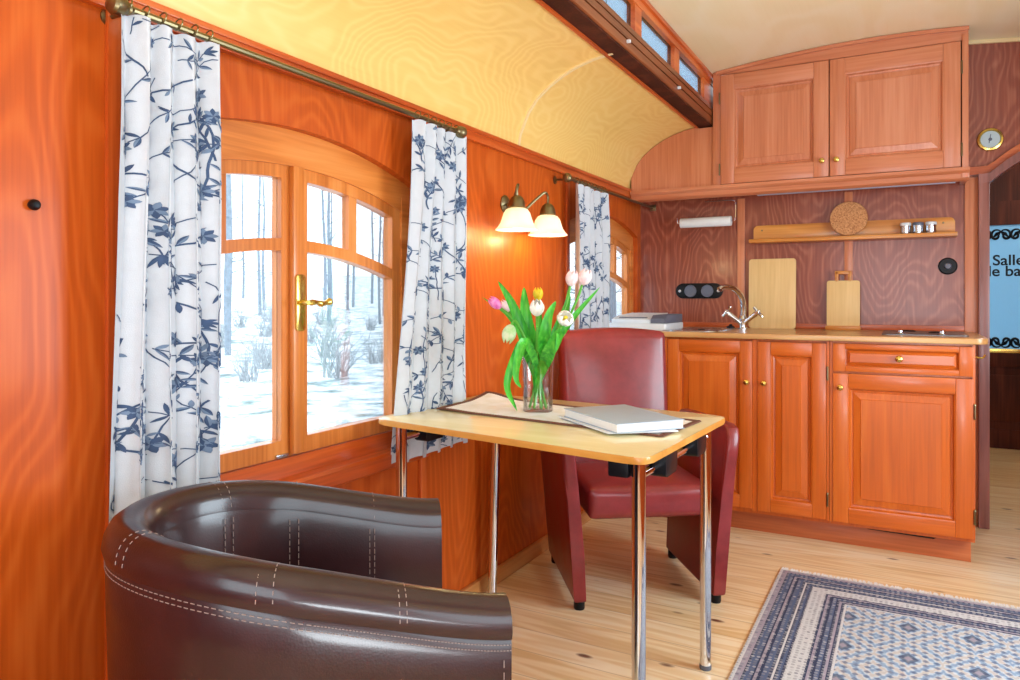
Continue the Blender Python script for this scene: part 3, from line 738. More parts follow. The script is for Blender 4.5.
dc = thing('base_cabinet', 'low kitchen cabinet with one drawer above a wide panelled door', 'cabinet', (1.37, 3.86, 0), 0, 'kitchen base cabinets')
b = B(); box(b, 1.100, 1.645, YF+0.02, YB-0.02, 0.10, 0.915); box(b, 1.100, 1.111, YF+0.002, YF+0.02, 0.115, 0.912); box(b, 1.634, 1.645, YF+0.002, YF+0.02, 0.115, 0.912); build('body', b, M_low, dc)
d = panel_door(dc, 1.112, 1.638, 0.782, 0.905, YF-0.004, M_low, M_lowh, 0.05, 'drawer', fh=0.024); knob(d, 1.37, YF+0.002, 0.845, 0.015)
d = panel_door(dc, 1.112, 1.638, 0.118, 0.773, YF-0.004, M_low, M_lowh, 0.062); knob(d, 1.142, YF-0.004, 0.712); hinge(d, 1.643, YF-0.006, 0.64); hinge(d, 1.643, YF-0.006, 0.21)
b = B(); tube(b, bez([(1.645,3.56,0.862),(1.672,3.56,0.858),(1.682,3.56,0.872)], 5), 0.0035, 8); build('hook', b, M_brass, dc)
pl = thing('plinth_board', 'reddish wooden plinth with a dark vent slot under the low cabinets', 'plinth', (0.82, 3.6, 0))
b = B(); box(b, 0.02, 1.635, 3.60, 3.62, 0.0, 0.10, 0.002); build('board', b, M_plinth, pl)
b = B(); prism(b, [(1.22,0.098),(1.25,0.082),(1.50,0.078),(1.53,0.098)], XYZ_xz, 3.592, 3.6); build('vent_slot', b, M_blackd, pl)
wt = B(); prism(wt, rrect(0.004, 1.69, 3.488, YB-0.014, 0.02) if False else [(0.004,YB-0.013),(0.004,3.488)]+[(1.645+0.045*math.sin(a), 3.533-0.045*math.cos(a)) for a in [PI/2*i/8 for i in range(9)]]+[(1.69,YB-0.055),(1.698,YB-0.055)][:1]+[(1.64,YB-0.013)], XYZ_xy, 0.916, 0.94, 0.004)
tag(build('worktop', wt, M_top, loc=(0.85,3.85,0.916)), 'oak kitchen worktop with rounded right corner on the low cabinets', 'worktop')
# sink with bowl
sk = thing('sink', 'stainless steel sink set into the worktop beside the tap', 'sink', (0.42, 3.84, 0.94))
b = B(); o_ = rrect(0.34, 0.60, 3.56, 4.04, 0.05); i_ = rrect(0.375, 0.565, 3.60, 3.93, 0.045); z = 0.9405
ov = [b.verts.new((x,y,z)) for x, y in o_]; o2 = [b.verts.new((x+ (0.004 if x < 0.47 else -0.004),y,z+0.004)) for x, y in o_]; iv = [b.verts.new((x,y,z+0.003)) for x, y in i_]; i2 = [b.verts.new((0.47+(x-0.47)*0.96,3.765+(y-3.765)*0.96,z+0.0015)) for x, y in i_]
n = len(o_)
for A_, B_ in ((ov,o2),(o2,iv),(iv,i2)):
    for k in range(n): b.faces.new([A_[k], A_[(k+1)%n], B_[(k+1)%n], B_[k]])
b.faces.new(i2)
build('rim_and_bowl', b, M_steel, sk)
b = B(); lathe(b, [(0,0.002),(0.018,0.002),(0.02,0.004),(0.014,0.005),(0,0.004)], (0.47,3.77,0.9405), (0,0,1), 18); build('drain', b, M_black, sk)
tp = thing('tap', 'chrome swan neck tap with two cross handles at the sink', 'tap', (0.632, 4.0, 0.94))
b = B(); lathe(b, [(0,0),(0.026,0),(0.026,0.006),(0.018,0.012),(0.017,0.04),(0.022,0.055),(0.016,0.072),(0.012,0.08),(0,0.08)], (0.632,4.0,0.94), (0,0,1), 20); build('base', b, M_chrome, tp)
b = B(); tube(b, bez([(0.632,4.0,1.01),(0.636,3.99,1.06),(0.63,3.97,1.11),(0.605,3.93,1.15),(0.575,3.885,1.163),(0.552,3.855,1.158),(0.545,3.846,1.148)], 6), [0.0155]*10+[0.015]*10+[0.014]*11+[0.014]*3+[0.016]*3, 12); build('spout', b, M_chrome, tp)
for s in (-1, 1):
    a = Vector((0.632, 4.0, 0.965)); e = Vector((0.632+s*0.066, 3.985, 1.02)); dr = (e-a).normalized()
    b = B(); tube(b, [a, a.lerp(e, 0.5), e, e+dr*0.014], [0.015, 0.011, 0.014, 0.012], 12); v = build('valve', b, M_chrome, tp)
    b = B(); c0 = e+dr*0.02; p1 = dr.cross(Vector((0,1,0))).normalized(); p2 = dr.cross(p1)
    lathe(b, [(0,0),(0.009,0.002),(0.011,0.01),(0.008,0.018),(0,0.02)], e+dr*0.012, dr, 12)
    for q in (p1, p2):
        tube(b, [c0-q*0.034, c0-q*0.027, c0, c0+q*0.027, c0+q*0.034], [0.006, 0.0085, 0.0055, 0.0085, 0.006], 8)
    build('cross_handle', b, M_chrome, v)
b = B(); lathe(b, [(0,0),(0.022,0),(0.022,0.006),(0.01,0.011),(0.008,0.018),(0,0.02)], (0.562,4.03,0.945), (0,0,1), 16)
tag(build('sink_plug', b, M_black, loc=(0.562,4.03,0.945)), 'black sink plug lying on the steel rim left of the tap', 'plug')
# hob
hb = thing('hob', 'flat steel gas hob with two knobs at right end of worktop', 'hob', (1.46, 3.85, 0.94))
b = B(); prism(b, rrect(1.30, 1.632, 3.64, 4.10, 0.02), XYZ_xy, 0.9402, 0.9445, 0.0015); build('plate', b, plain('hob_enamel', (124,124,128), 0.35, 0.6), hb)
for x, y in ((1.40,4.0),(1.52,3.86)):
    b = B(); lathe(b, [(0,0),(0.035,0),(0.035,0.003),(0.028,0.006),(0,0.007)], (x,y,0.9445), (0,0,1), 20); build('burner', b, M_black, hb)
for x in (1.375, 1.535):
    b = B(); lathe(b, [(0,0),(0.020,0),(0.021,0.003),(0.010,0.006),(0.0095,0.016),(0.006,0.018),(0,0.018)], (x,3.70,0.9445), (0,0,1), 18); build('control_knob', b, M_chrome, hb)
# scanner at the left end
pr = thing('printer', 'flat white scanner with grey front on left end of the worktop', 'printer', (0.18, 3.74, 0.94))
b = B(); prism(b, rrect(0.025, 0.335, 3.60, 3.93, 0.02), XYZ_xy, 0.9405, 0.975, 0.006); build('base', b, M_white, pr)
b = B(); prism(b, [(3.61,0.976),(3.61,0.995),(3.70,1.012),(3.92,1.024),(3.92,0.976)], lambda y, z, x: (x, y, z), 0.04, 0.25, 0.004); build('lid', b, M_white, pr)
b = B(); prism(b, [(3.605,0.976),(3.605,0.998),(3.64,1.018),(3.92,1.02),(3.92,0.976)], lambda y, z, x: (x, y, z), 0.253, 0.33, 0.004); build('control_panel', b, M_grey, pr)
b = B(); box(b, 0.07, 0.22, 3.64, 3.68, 0.999, 1.006, 0.002); build('paper_slot', b, M_grey, pr)
# cutting boards
def leaning(yb, tilt): return Matrix.Translation((0,yb,0.9402)) @ Matrix.Rotation(-tilt, 4, 'X')
t = B(); prism(t, rrect(0.634, 0.876, 0.0, 0.378, 0.014), XYZ_xz, -0.008, 0.008, 0.003); bmesh.ops.transform(t, matrix=leaning(4.165-0.012, 0.04), verts=t.verts)
tag(build('cutting_board', t, M_board, loc=(0.755,4.15,0.94)), 'large plain pale cutting board leaning on the wall beside the tap', 'cutting board', 'wooden cutting boards on the worktop')
cb = thing('cutting_board', 'small cutting board with a slotted handle standing on a wooden foot', 'cutting board', (1.108, 4.14, 0.94), 0, 'wooden cutting boards on the worktop')
t = B(); prism(t, rrect(1.03, 1.186, 0.018, 0.255, 0.012), XYZ_xz, -0.008, 0.008, 0.003); bmesh.ops.transform(t, matrix=leaning(4.145, 0.03), verts=t.verts); build('blade', t, M_board, cb)
t = B(); box(t, 1.068, 1.086, -0.008, 0.008, 0.248, 0.304, 0.003); box(t, 1.13, 1.148, -0.008, 0.008, 0.248, 0.304, 0.003); box(t, 1.07, 1.146, -0.008, 0.008, 0.288, 0.306, 0.003); bmesh.ops.transform(t, matrix=leaning(4.145, 0.03), verts=t.verts); build('handle', t, M_shelf, cb)
t = B(); box(t, 1.025, 1.19, 4.115, 4.178, 0.9402, 0.962, 0.003); build('foot', t, M_shelf, cb)
# wall shelf, cork trivet, little glass jars
sh = thing('wall_shelf', 'long oak wall shelf with rounded back board above the worktop', 'shelf', (1.11, 4.15, 1.41))
b = B(); prism(b, rrect(0.655, 1.605, 1.425, 1.502, 0.025)[:14]+[(0.655,1.42),(1.605,1.42)], XYZ_xz, YB-0.012-0.015, YB-0.012, 0.002); build('back_board', b, M_shelf, sh)
b = B(); box(b, 0.645, 1.612, YB-0.115, YB-0.012, 1.402, 1.423, 0.005); build('ledge', b, M_shelf, sh)
for x in (0.70, 1.555):
    b = B(); lathe(b, [(0,0),(0.005,0),(0.004,0.002),(0,0.003)], (x,YB-0.027,1.475), (0,-1,0), 10); build('screw', b, M_oldbrass, sh)
m, nt, p = newmat('cork'); tc = N(nt, 'ShaderNodeTexCoord'); v = N(nt, 'ShaderNodeTexVoronoi'); v.inputs['Scale'].default_value = 190; nt.links.new(tc.outputs['Object'], v.inputs['Vector'])
nt.links.new(ramp(nt, v.outputs['Color'], [(0.1, s2l((160,104,62))), (0.5, s2l((196,138,90))), (0.9, s2l((212,158,108)))]), p.inputs['Base Color']); p.inputs['Roughness'].default_value = 0.85
t = B(); lathe(t, [(0,-0.007),(0.086,-0.007),(0.089,-0.004),(0.089,0.004),(0.086,0.007),(0,0.007)], (0,0,0), (0,-1,0), 40)
t.transform(Matrix.Translation((1.135, 4.125, 1.5135)) @ Matrix.Rotation(-0.17, 4, 'X'))
tag(build('trivet', t, m, loc=(1.135,4.12,1.424)), 'round cork trivet leaning upright on the oak shelf', 'trivet')
for k, (x, lab) in enumerate(((1.392,'leftmost of three tiny steel spice tins on the oak shelf'), (1.447,'middle one of three tiny steel spice tins on the oak shelf'), (1.502,'rightmost of three tiny steel spice tins on the oak shelf'))):
    r = thing('spice_tin', lab, 'tin', (x, 4.13, 1.4235), 0, 'spice tins on the oak shelf')
    b = B(); lathe(b, [(0,0),(0.022,0),(0.023,0.003),(0.023,0.04),(0,0.04)], (x,4.13,1.4235), (0,0,1), 20); build('tin', b, M_steel, r)
    b = B(); lathe(b, [(0,0.04),(0.025,0.04),(0.025,0.052),(0.022,0.055),(0,0.055)], (x,4.13,1.4235), (0,0,1), 20); build('lid', b, M_white if k != 1 else M_grey, r)
# sockets
so = thing('wall_socket', 'long black double wall socket above the sink', 'socket', (0.35, YB, 1.145))
b = B(); prism(b, rrect(0.215, 0.485, 1.103, 1.19, 0.043), XYZ_xz, YB-0.012, YB, 0.004); build('plate', b, M_black, so)
for x in (0.302, 0.398):
    b = B(); lathe(b, [(0.0,0.001),(0.028,0.001),(0.031,0.004),(0.034,0.004),(0.035,0.0)], (x,YB-0.012,1.146), (0,-1,0), 22); build('outlet', b, M_grey, so)
for x in (0.24, 0.46):
    b = B(); lathe(b, [(0,0.004),(0.008,0.003),(0.01,0)], (x,YB-0.012,1.146), (0,-1,0), 12); build('screw', b, M_steel, so)
so = thing('light_switch', 'round black rotary switch on the dark wood wall right of the shelf', 'switch', (1.575, YB, 1.262))
b = B(); lathe(b, [(0,0.012),(0.036,0.012),(0.041,0.008),(0.042,0),(0,0)], (1.575,YB,1.262), (0,-1,0), 28); build('plate', b, M_black, so)
b = B(); lathe(b, [(0,0.026),(0.012,0.025),(0.016,0.02),(0.017,0.012),(0,0.012)], (1.575,YB,1.262), (0,-1,0), 18); build('dial', b, M_grey, so)
# barometer
so = thing('barometer', 'round brass barometer on the dark wall above the doorway', 'barometer', (1.75, YB, 1.868))
b = B(); lathe(b, [(0,0.012),(0.040,0.012),(0.044,0.018),(0.052,0.016),(0.056,0.006),(0.055,0),(0,0)], (1.75,YB,1.868), (0,-1,0), 32); build('case', b, M_brass, so)
b = B(); lathe(b, [(0,0.0135),(0.040,0.0135),(0.040,0.0125)], (1.75,YB,1.868), (0,-1,0), 28); build('dial', b, plain('dial_blue', (190,212,220), 0.3), so)
b = B(); tube(b, [(1.745,YB-0.0155,1.85),(1.752,YB-0.0155,1.892)], 0.002, 6); lathe(b, [(0,0.003),(0.007,0.002),(0.008,0)], (1.75,YB-0.0135,1.868), (0,-1,0), 10); build('needle', b, M_grey, so)
# paper towel roll under the top cupboard
so = thing('paper_roll_holder', 'chrome wire paper roll holder under the wall cupboard', 'holder', (0.41, 4.1, 1.6))
b = B(); ry, rz = 4.08, 1.527
tube(b, bez([(0.255,ry,1.556),(0.258,ry,1.53),(0.27,ry,rz)], 5)+[(0.56,ry,rz)]+bez([(0.565,ry,rz),(0.575,ry,1.535),(0.578,ry,1.60),(0.575,ry,1.632),(0.56,ry,1.641)], 5)+[(0.41,ry,1.641)], 0.0035, 8); build('wire', b, M_chrome, so)
b = B(); lathe(b, [(0.0033,0),(0.026,0),(0.027,0.002),(0.027,0.278),(0.026,0.28),(0.0033,0.28)], (0.275,ry,rz), (1,0,0), 24)
tag(build('paper_roll', b, plain('white_paper', (232,236,236), 0.9), loc=(0.41,ry,rz)), 'white kitchen paper roll on the chrome wire holder', 'paper roll')
# top cupboard
UY = 3.962
uc = thing('wall_cupboard', 'wide wall cupboard with two panelled doors under the roof', 'cupboard', (0.82, 4.08, 1.65))
b = B()
band(b, 0.02, 0.395, 1.70, lambda x: ceil_z(x)-0.004, XYZ_xz, UY+0.016, UY+0.03, 24)
box(b, 0.395, 0.495, UY+0.016, UY+0.03, 1.70, 2.028)
box(b, 0.482, 0.522, UY+0.004, UY+0.026, 1.70, 2.305, 0.002)
build('side_filler', b, M_cab, uc)
b = B()
band(b, 0.482, 1.648, 2.297, lambda x: ceil_z(x)-0.003, XYZ_xz, UY+0.006, UY+0.026, 16)
band(b, 0.50, 1.65, lambda x: ceil_z(x)-0.02, lambda x: ceil_z(x)-0.003, XYZ_xz, UY-0.006, UY+0.006, 16)
build('cornice', b, M_cabh, uc)
b = B()
box(b, 1.622, 1.648, UY-0.004, YB-0.002, 1.66, 2.325, 0.002); box(b, 0.5, 1.62, UY+0.026, YB-0.01, 1.70, 1.712); box(b, 0.5, 1.62, YB-0.02, YB-0.004, 1.712, 2.29)
build('carcass', b, M_cab, uc)
b = B(); f = lambda y, z, x: (x, y, z)
prism(b, [(UY-0.016,1.708),(UY-0.016,1.693),(UY-0.008,1.683),(UY-0.002,1.680),(UY+0.004,1.660),(UY+0.016,1.652),(UY+0.02,1.650),(UY+0.05,1.650),(UY+0.05,1.708)], f, 0.024, 1.652)
build('bottom_moulding', b, M_cabh, uc)
d = panel_door(uc, 0.524, 1.056, 1.712, 2.292, UY-0.006, M_cab, M_cabh, 0.07, fh=0.078); knob(d, 1.025, UY-0.006, 1.79); hinge(d, 0.52, UY-0.008, 2.17); hinge(d, 0.52, UY-0.008, 1.79)
d = panel_door(uc, 1.060, 1.617, 1.712, 2.292, UY-0.006, M_cab, M_cabh, 0.07, fh=0.078); knob(d, 1.092, UY-0.006, 1.79); hinge(d, 1.621, UY-0.008, 2.17); hinge(d, 1.621, UY-0.008, 1.79)
b = B(); box(b, 0.70, 1.60, UY+0.055, UY+0.085, 1.648, 1.668, 0.003)
tag(build('light_strip', b, M_glassd, loc=(1.15,UY+0.07,1.648)), 'slim grey light strip under the wall cupboard', 'light strip')

# ------------------------------------------------------------------ dark brown tub chair
tcx, tcy, tth, tW, tD, tza, tzb, tex, trw, tal, tfl, tkp = 0.709, 1.114, 0.786, 0.59, 0.579, 0.671, 0.763, 2.014, 0.066, 0.468, 0.147, 0.794
ch = thing('tub_chair', 'dark brown leather tub chair with pale stitching in the foreground', 'armchair', (tcx, tcy, 0), tth)
NP = 110
def tpath(off, q):
    La = tD*tal; Wd = tW-2*off; D = tD-off
    if q < 0.28: x = -La*q/0.28; y = -Wd/2
    elif q > 0.72: x = -La*(1-q)/0.28; y = Wd/2
    else:
        a = PI*(q-0.28)/0.44; x = -La-(D-La)*abs(math.sin(a))**(2/tex); y = -Wd/2*math.copysign(abs(math.cos(a))**(2/tex), math.cos(a))
    y *= 1+tfl*(x/D)
    k = min(max(-x/D, 0), 1)**tkp; k = k*k*(3-2*k)
    return x, y, tza+(tzb-tza)*k
def sweep(b, prof, n=NP, caps=False, q0=0.0, q1=1.0):
    """prof: (offset inwards, z relative to rim) or absolute height via a third value"""
    R = []
    for i in range(n+1):
        q = q0+(q1-q0)*i/n; row = []
        for pr_ in prof:
            x, y, h = tpath(pr_[0], q); row.append(b.verts.new((x, y, pr_[1] if len(pr_) > 2 else h+pr_[1])))
        R.append(row)
    for r0, r1 in zip(R[:-1], R[1:]):
        for k in range(len(prof)-1): b.faces.new([r0[k], r0[k+1], r1[k+1], r1[k]])
    if caps: b.faces.new(R[0]); b.faces.new(R[-1][::-1])
rim = [(0.0,-0.052),(-0.003,-0.04),(0.0,-0.024),(0.008,-0.009),(0.02,-0.001),(0.034,0.001),(0.048,-0.004),(0.060,-0.014),(0.067,-0.030),(0.070,-0.050)]
b = B(); sweep(b, rim, caps=True); build('rim', b, M_brownl, ch, local=True)
b = B(); sweep(b, [(0.006,-0.052),(0.002,-0.058),(0.003,-0.12),(0.012,0.30,1),(0.022,0.06,1),(0.045,0.06,1),(0.045,0.30,1),(0.03,-0.09),(0.03,-0.05)], caps=True); build('outer_shell', b, M_brownl, ch, local=True)
b = B(); sweep(b, [(0.066,-0.046),(0.071,-0.06),(0.074,-0.14),(0.082,0.42,1),(0.085,0.25,1),(0.05,0.25,1),(0.05,-0.05)], caps=True); build('inner_back', b, M_brownl, ch, local=True)
def plan(off, x_front, n=60):
    return [(min(x_front, p_[0]) if False else p_[0], p_[1]) for p_ in (tpath(off, i/n)[:2] for i in range(n+1))]
b = B(); pp = plan(0.088, 0); pp = [(pp[0][0]+0.012, pp[0][1])]+pp+[(pp[-1][0]+0.012, pp[-1][1])]; prism(b, pp, XYZ_xy, 0.30, 0.425, 0.02, seg=3); build('seat_cushion', b, M_brownl, ch, local=True)
b = B(); pp = plan(0.05, 0); prism(b, pp, XYZ_xy, 0.07, 0.298, 0.004); build('seat_base', b, M_brownl, ch, local=True)
def dash(b, a, c, r=0.0007):
    tube(b, [a, c], r, 5)
b = B(); NS = 210
for row in (-0.060, -0.068):
    for i in range(NS):
        q0, q1 = i/NS, (i+0.6)/NS
        dash(b, (*tpath(0.0015, q0)[:2], tpath(0, q0)[2]+row), (*tpath(0.0015, q1)[:2], tpath(0, q1)[2]+row))
for q in (0.157, 0.308, 0.42, 0.63, 0.705, 0.85):
    for dq in (-0.005, 0.005):
        pts = [(*tpath(o_-0.0005, q+dq)[:2], tpath(0, q)[2]+z_+0.001) for o_, z_ in rim[1:]]
        fine = bez(pts, 3)
        for i in range(0, len(fine)-1, 2): dash(b, fine[i], fine[i+1])
        if q > 0.5:
            for i in range(24):
                z0 = tpath(0, q)[2]-0.06-i*0.0135
                if z0 > 0.44: dash(b, (*tpath(0.0745, q+dq)[:2], z0), (*tpath(0.0755, q+dq)[:2], z0-0.009))
for k in range(2):
    q = 1.0*k; x, y, h = tpath(0.004, q)
    for i in range(34):
        z0 = h-0.08-i*0.017; o_ = 0.004+0.018*max(0, (0.6-z0))/0.5
        dash(b, (*tpath(o_+0.003, q)[:2], z0), (*tpath(o_+0.003, q)[:2], z0-0.01)) if False else dash(b, (tpath(0,q)[0]-0.012, tpath(max(0.0, o_-0.006), q)[1], z0), (tpath(0,q)[0]-0.012, tpath(max(0.0, o_-0.006), q)[1], z0-0.01))
build('stitching', b, M_stitch, ch, local=True, label='pale double stitching')['kind'] = 'stuff'
for x, y in ((-0.04,-0.23), (-0.04,0.23), (-0.42,-0.16), (-0.42,0.16)):
    b = B(); lathe(b, [(0,0),(0.02,0),(0.024,0.07),(0,0.07)], (x,y,0), (0,0,1), 14); build('foot', b, M_black, ch, local=True)

# ------------------------------------------------------------------ oxblood armchair behind the table
rc = thing('armchair', 'oxblood red leather armchair with high back at far side of the table', 'armchair', (0.603, 2.515, 0), math.radians(35.4))
def side(s):
    b = B(); n = 14
    # profile of the side panel in (y,z): floor, front edge, rounded arm, back edge
    prof = [(0.52,0.03),(0.0,0.03),(-0.006,0.2),(-0.012,0.4),(-0.018,0.55),(-0.014,0.605),(0.004,0.635),(0.04,0.645),(0.2,0.645),(0.4,0.638),(0.50,0.632),(0.53,0.5),(0.535,0.3)]
    fx = lambda z: 0.228+0.058*max(0, (z-0.12)/0.53)**1.3
    t = bmesh.new(); a = [t.verts.new((s*fx(z), y, z)) for y, z in prof]; c = [t.verts.new((s*(fx(z)+0.048), y, z)) for y, z in prof]
    f0 = t.faces.new(a); f1 = t.faces.new(c[::-1])
    for i in range(len(prof)): t.faces.new([a[i], c[i], c[(i+1)%len(prof)], a[(i+1)%len(prof)]])
    bmesh.ops.triangulate(t, faces=[f0, f1])
    es = [e for e in t.edges if len(e.link_faces) == 2 and e.calc_face_angle(0) > 1.0]
    bmesh.ops.bevel(t, geom=es, offset=0.012, segments=3, profile=0.5, affect='EDGES')
    merge(b, t); return b
for s in (-1, 1):
    sp_ = build('side_panel', side(s), M_redl, rc, local=True)
    for y in (0.03, 0.49):
        b = B(); lathe(b, [(0,0),(0.018,0),(0.020,0.006),(0.020,0.032),(0,0.032)], (s*0.252,y,0), (0,0,1), 14); build('glide', b, M_black, sp_, local=True)
def pillow(b, x0, x1, y0, y1, z0, z1, r, bulge, M=None):
    t = bmesh.new()
    box(t, x0, x1, y0, y1, z0, z1, r, 4)
    bmesh.ops.subdivide_edges(t, edges=[e for e in t.edges if e.calc_length() > 0.08], cuts=6, use_grid_fill=True)
    for v in t.verts:
        u = (v.co.x-(x0+x1)/2)/((x1-x0)/2); w = (v.co.y-(y0+y1)/2)/((y1-y0)/2); h = (v.co.z-(z0+z1)/2)/((z1-z0)/2)
        if h > 0.5: v.co.z += bulge*max(0, 1-u*u)*max(0, 1-w*w)
        if w < -0.5: v.co.y -= bulge*0.7*max(0, 1-u*u)*max(0, 1-h*h)
    if M is not None: t.transform(M)
    merge(b, t)
b = B(); pillow(b, -0.226, 0.226, -0.012, 0.43, 0.322, 0.435, 0.03, 0.016); build('seat', b, M_redl, rc, local=True)
b = B(); pillow(b, -0.236, 0.214, 0.40, 0.50, 0.34, 0.962, 0.03, 0.02, Matrix.Translation((0,0.0,0)) @ Matrix.Shear('XY', 4, (0,0)) if False else None)
for v in b.verts: v.co.y += 0.06*max(0, (v.co.z-0.42)/0.54)
build('backrest', b, M_redl, rc, local=True, sharp=50)

# ------------------------------------------------------------------ folding table
TZ = 0.745
ft = thing('folding_table', 'birch topped folding table on four chrome legs', 'table', (0.45, 1.95, 0))
def rcorner(P, r, n=6):
    out = []; m_ = len(P)
    for i in range(m_):
        p0, p1, p2 = Vector(P[i-1]), Vector(P[i]), Vector(P[(i+1)%m_])
        a = p1+(p0-p1).normalized()*r; c = p1+(p2-p1).normalized()*r
        for k in range(n+1):
            t = k/n; out.append(tuple((a*(1-t)+p1*t)*(1-t)+(p1*(1-t)+c*t)*t))
    return out
TQ = [(0.010,1.712),(0.898,1.562),(0.928,2.255),(0.012,2.375)]
b = B(); prism(b, rcorner(TQ, 0.045), XYZ_xy, TZ-0.017, TZ, 0.004, seg=2)
b.normal_update()
for f_ in b.faces:
    f_.material_index = 0 if f_.normal.z > 0.8 else 1
tt = build('tabletop', b, [M_table, M_tedge], ft, recalc=True)
legs = {'nr': ((0.860,1.625),(0.860,1.625)), 'fr': ((0.877,2.185),(0.877,2.185)), 'nl': ((0.095,1.735),(0.095,1.735)), 'fl': ((0.082,2.325),(0.062,2.325))}
for k, (tp_, bt) in legs.items():
    b = B(); tube(b, [(bt[0],bt[1],0.012),(tp_[0],tp_[1],TZ-0.05),(tp_[0],tp_[1],TZ-0.0175)], 0.0165, 16); lg = build('leg', b, M_chrome, ft)
    b = B(); lathe(b, [(0,0),(0.0165,0),(0.0175,0.003),(0.0175,0.014),(0,0.014)], (bt[0],bt[1],0), (0,0,1), 16); build('foot', b, M_grey, lg)
for a, c in (('nr','fr'), ('nl','fl')):
    p0, p1 = legs[a][0], legs[c][0]
    b = B(); tube(b, [(p0[0],p0[1],TZ-0.055),(p1[0],p1[1],TZ-0.055)], 0.011, 12); build('rail', b, M_chrome, ft)
    for k in (0.30, 0.78) if a == 'nr' else (0.25, 0.7):
        x, y = p0[0]+(p1[0]-p0[0])*k, p0[1]+(p1[1]-p0[1])*k
        b = B(); prism(b, rrect(y-0.05, y+0.05, TZ-0.082, TZ-0.0175, 0.012), XYZ_yz, x-0.022, x+0.024, 0.004); build('bracket', b, M_black, ft)
for k in ('nr',):
    x, y = legs[k][0]; b = B(); box(b, x-0.07, x-0.018, y-0.02, y+0.03, TZ-0.06, TZ-0.0175, 0.008); build('bracket', b, M_black, ft)
# runner with crocheted border
rn = thing('table_runner', 'cream table runner with brown crocheted edge on the table', 'table runner', (0.45, 2.05, TZ))
RQ = [(0.075,1.925),(0.864,1.815),(0.893,2.115),(0.06,2.285)]
def RP(u, v, off=0.0):
    a = Vector(RQ[0])*(1-u)+Vector(RQ[1])*u; c = Vector(RQ[3])*(1-u)+Vector(RQ[2])*u; p_ = a*(1-v)+c*v
    lift = 0.018*max(0, (v-0.55)/0.45)**1.5*math.exp(-((u-0.02)/0.11)**2)+0.004*abs(math.sin(u*17))*max(0, 1-u*5)
    return Vector((p_.x, p_.y, TZ+0.0012+lift+off))
m, nt, p = newmat('cream_linen'); no = N(nt, 'ShaderNodeTexNoise'); no.inputs['Scale'].default_value = 14; tc = N(nt, 'ShaderNodeTexCoord'); nt.links.new(tc.outputs['Object'], no.inputs['Vector'])
nt.links.new(ramp(nt, no.outputs[0], [(0.35, s2l((232,232,228))), (0.5, s2l((240,242,244))), (0.64, s2l((246,248,252)))]), p.inputs['Base Color']); p.inputs['Roughness'].default_value = 0.9
b = B(); grid(b, lambda u, v: RP(0.02+0.96*u, 0.045+0.91*v), 50, 20)
top = list(b.faces); ex = bmesh.ops.extrude_face_region(b, geom=top)
for v in [g for g in ex['geom'] if isinstance(g, bmesh.types.BMVert)]: v.co.z += 0.0016
build('linen', b, m, rn)
b = B(); pts = []
for i in range(72): pts.append((i/72, 0.0))
for i in range(24): pts.append((1.0, i/24))
for i in range(72): pts.append((1-i/72, 1.0))
for i in range(24): pts.append((0.0, 1-i/24))
for i, (u, v) in enumerate(pts):
    cu, cv = 0.02+0.96*u, 0.045+0.91*v
    c = RP(cu, cv, 0.002)
    tube(b, [c+Vector((0.008*math.cos(2*PI*k/9), 0.008*math.sin(2*PI*k/9), 0.0003)) for k in range(10)], 0.0019, 5)
loop = [RP(0.02+0.96*u, 0.045+0.91*v, 0.0022) for u, v in pts]
tube(b, loop+[loop[0]], 0.0016, 5)
build('crochet_border', b, plain('brown_crochet', (118,78,64), 0.9), rn, label='brown scalloped crochet border')
# booklet and book
def slab(poly, z0, z1, bev=0.0015):
    b = B(); prism(b, poly, XYZ_xy, z0, z1, bev); return b
BQ = [(0.522,1.950),(0.755,1.765),(0.885,1.925),(0.652,2.110)]
def inset(P, d):
    c = sum((Vector(p_) for p_ in P), Vector((0,0)))/len(P)
    return [tuple(Vector(p_)+(c-Vector(p_)).normalized()*d) for p_ in P]
rot = [(0.497,1.962),(0.728,1.772),(0.878,1.892),(0.645,2.095)]
tag(build('booklet', slab(rot, TZ+0.0062, TZ+0.0105), plain('white_paper_gloss', (232,236,240), 0.4), loc=(0.69,1.94,TZ)), 'thin white booklet lying under the grey book on the table runner', 'booklet')
bk = thing('book', 'thick grey covered book lying on the table runner', 'book', (0.70, 1.94, TZ+0.011))
build('pages', slab(inset(BQ, 0.004), TZ+0.0128, TZ+0.0335, 0.001), plain('page_edges', (238,238,236), 0.8), bk)
for z0 in (TZ+0.0108, TZ+0.0336): build('cover', slab(BQ, z0, z0+0.002, 0.0006), plain('grey_cover', (172,190,208), 0.4), bk)

# ------------------------------------------------------------------ vase with tulips
VX, VY, VZ = 0.385, 2.055, TZ+0.0032
vs = thing('vase', 'clear glass vase with water holding tulips on the table', 'vase', (VX, VY, VZ))
b = B(); lathe(b, [(0,0),(0.044,0),(0.047,0.003),(0.047,0.08),(0.049,0.14),(0.053,0.19),(0.0515,0.19),(0.047,0.14),(0.045,0.08),(0.0445,0.010),(0,0.008)], (VX,VY,VZ), (0,0,1), 36); build('glass', b, M_vase, vs)
b = B(); lathe(b, [(0,0.0085),(0.0440,0.0105),(0.0443,0.075),(0,0.075)], (VX,VY,VZ), (0,0,1), 32); build('water', b, glassmat('water', (0.985,0.995,0.99,1), 0.04), vs)
def px(u, v, zc):
    """a point of the bouquet measured in the photograph, at a chosen distance"""
    return CAM+FW*zc+RT*((u-510)/FPX*zc)+UP*(-(v-HOR)/FPX*zc)
M_stem = plain('tulip_stem', (92,176,48), 0.5)
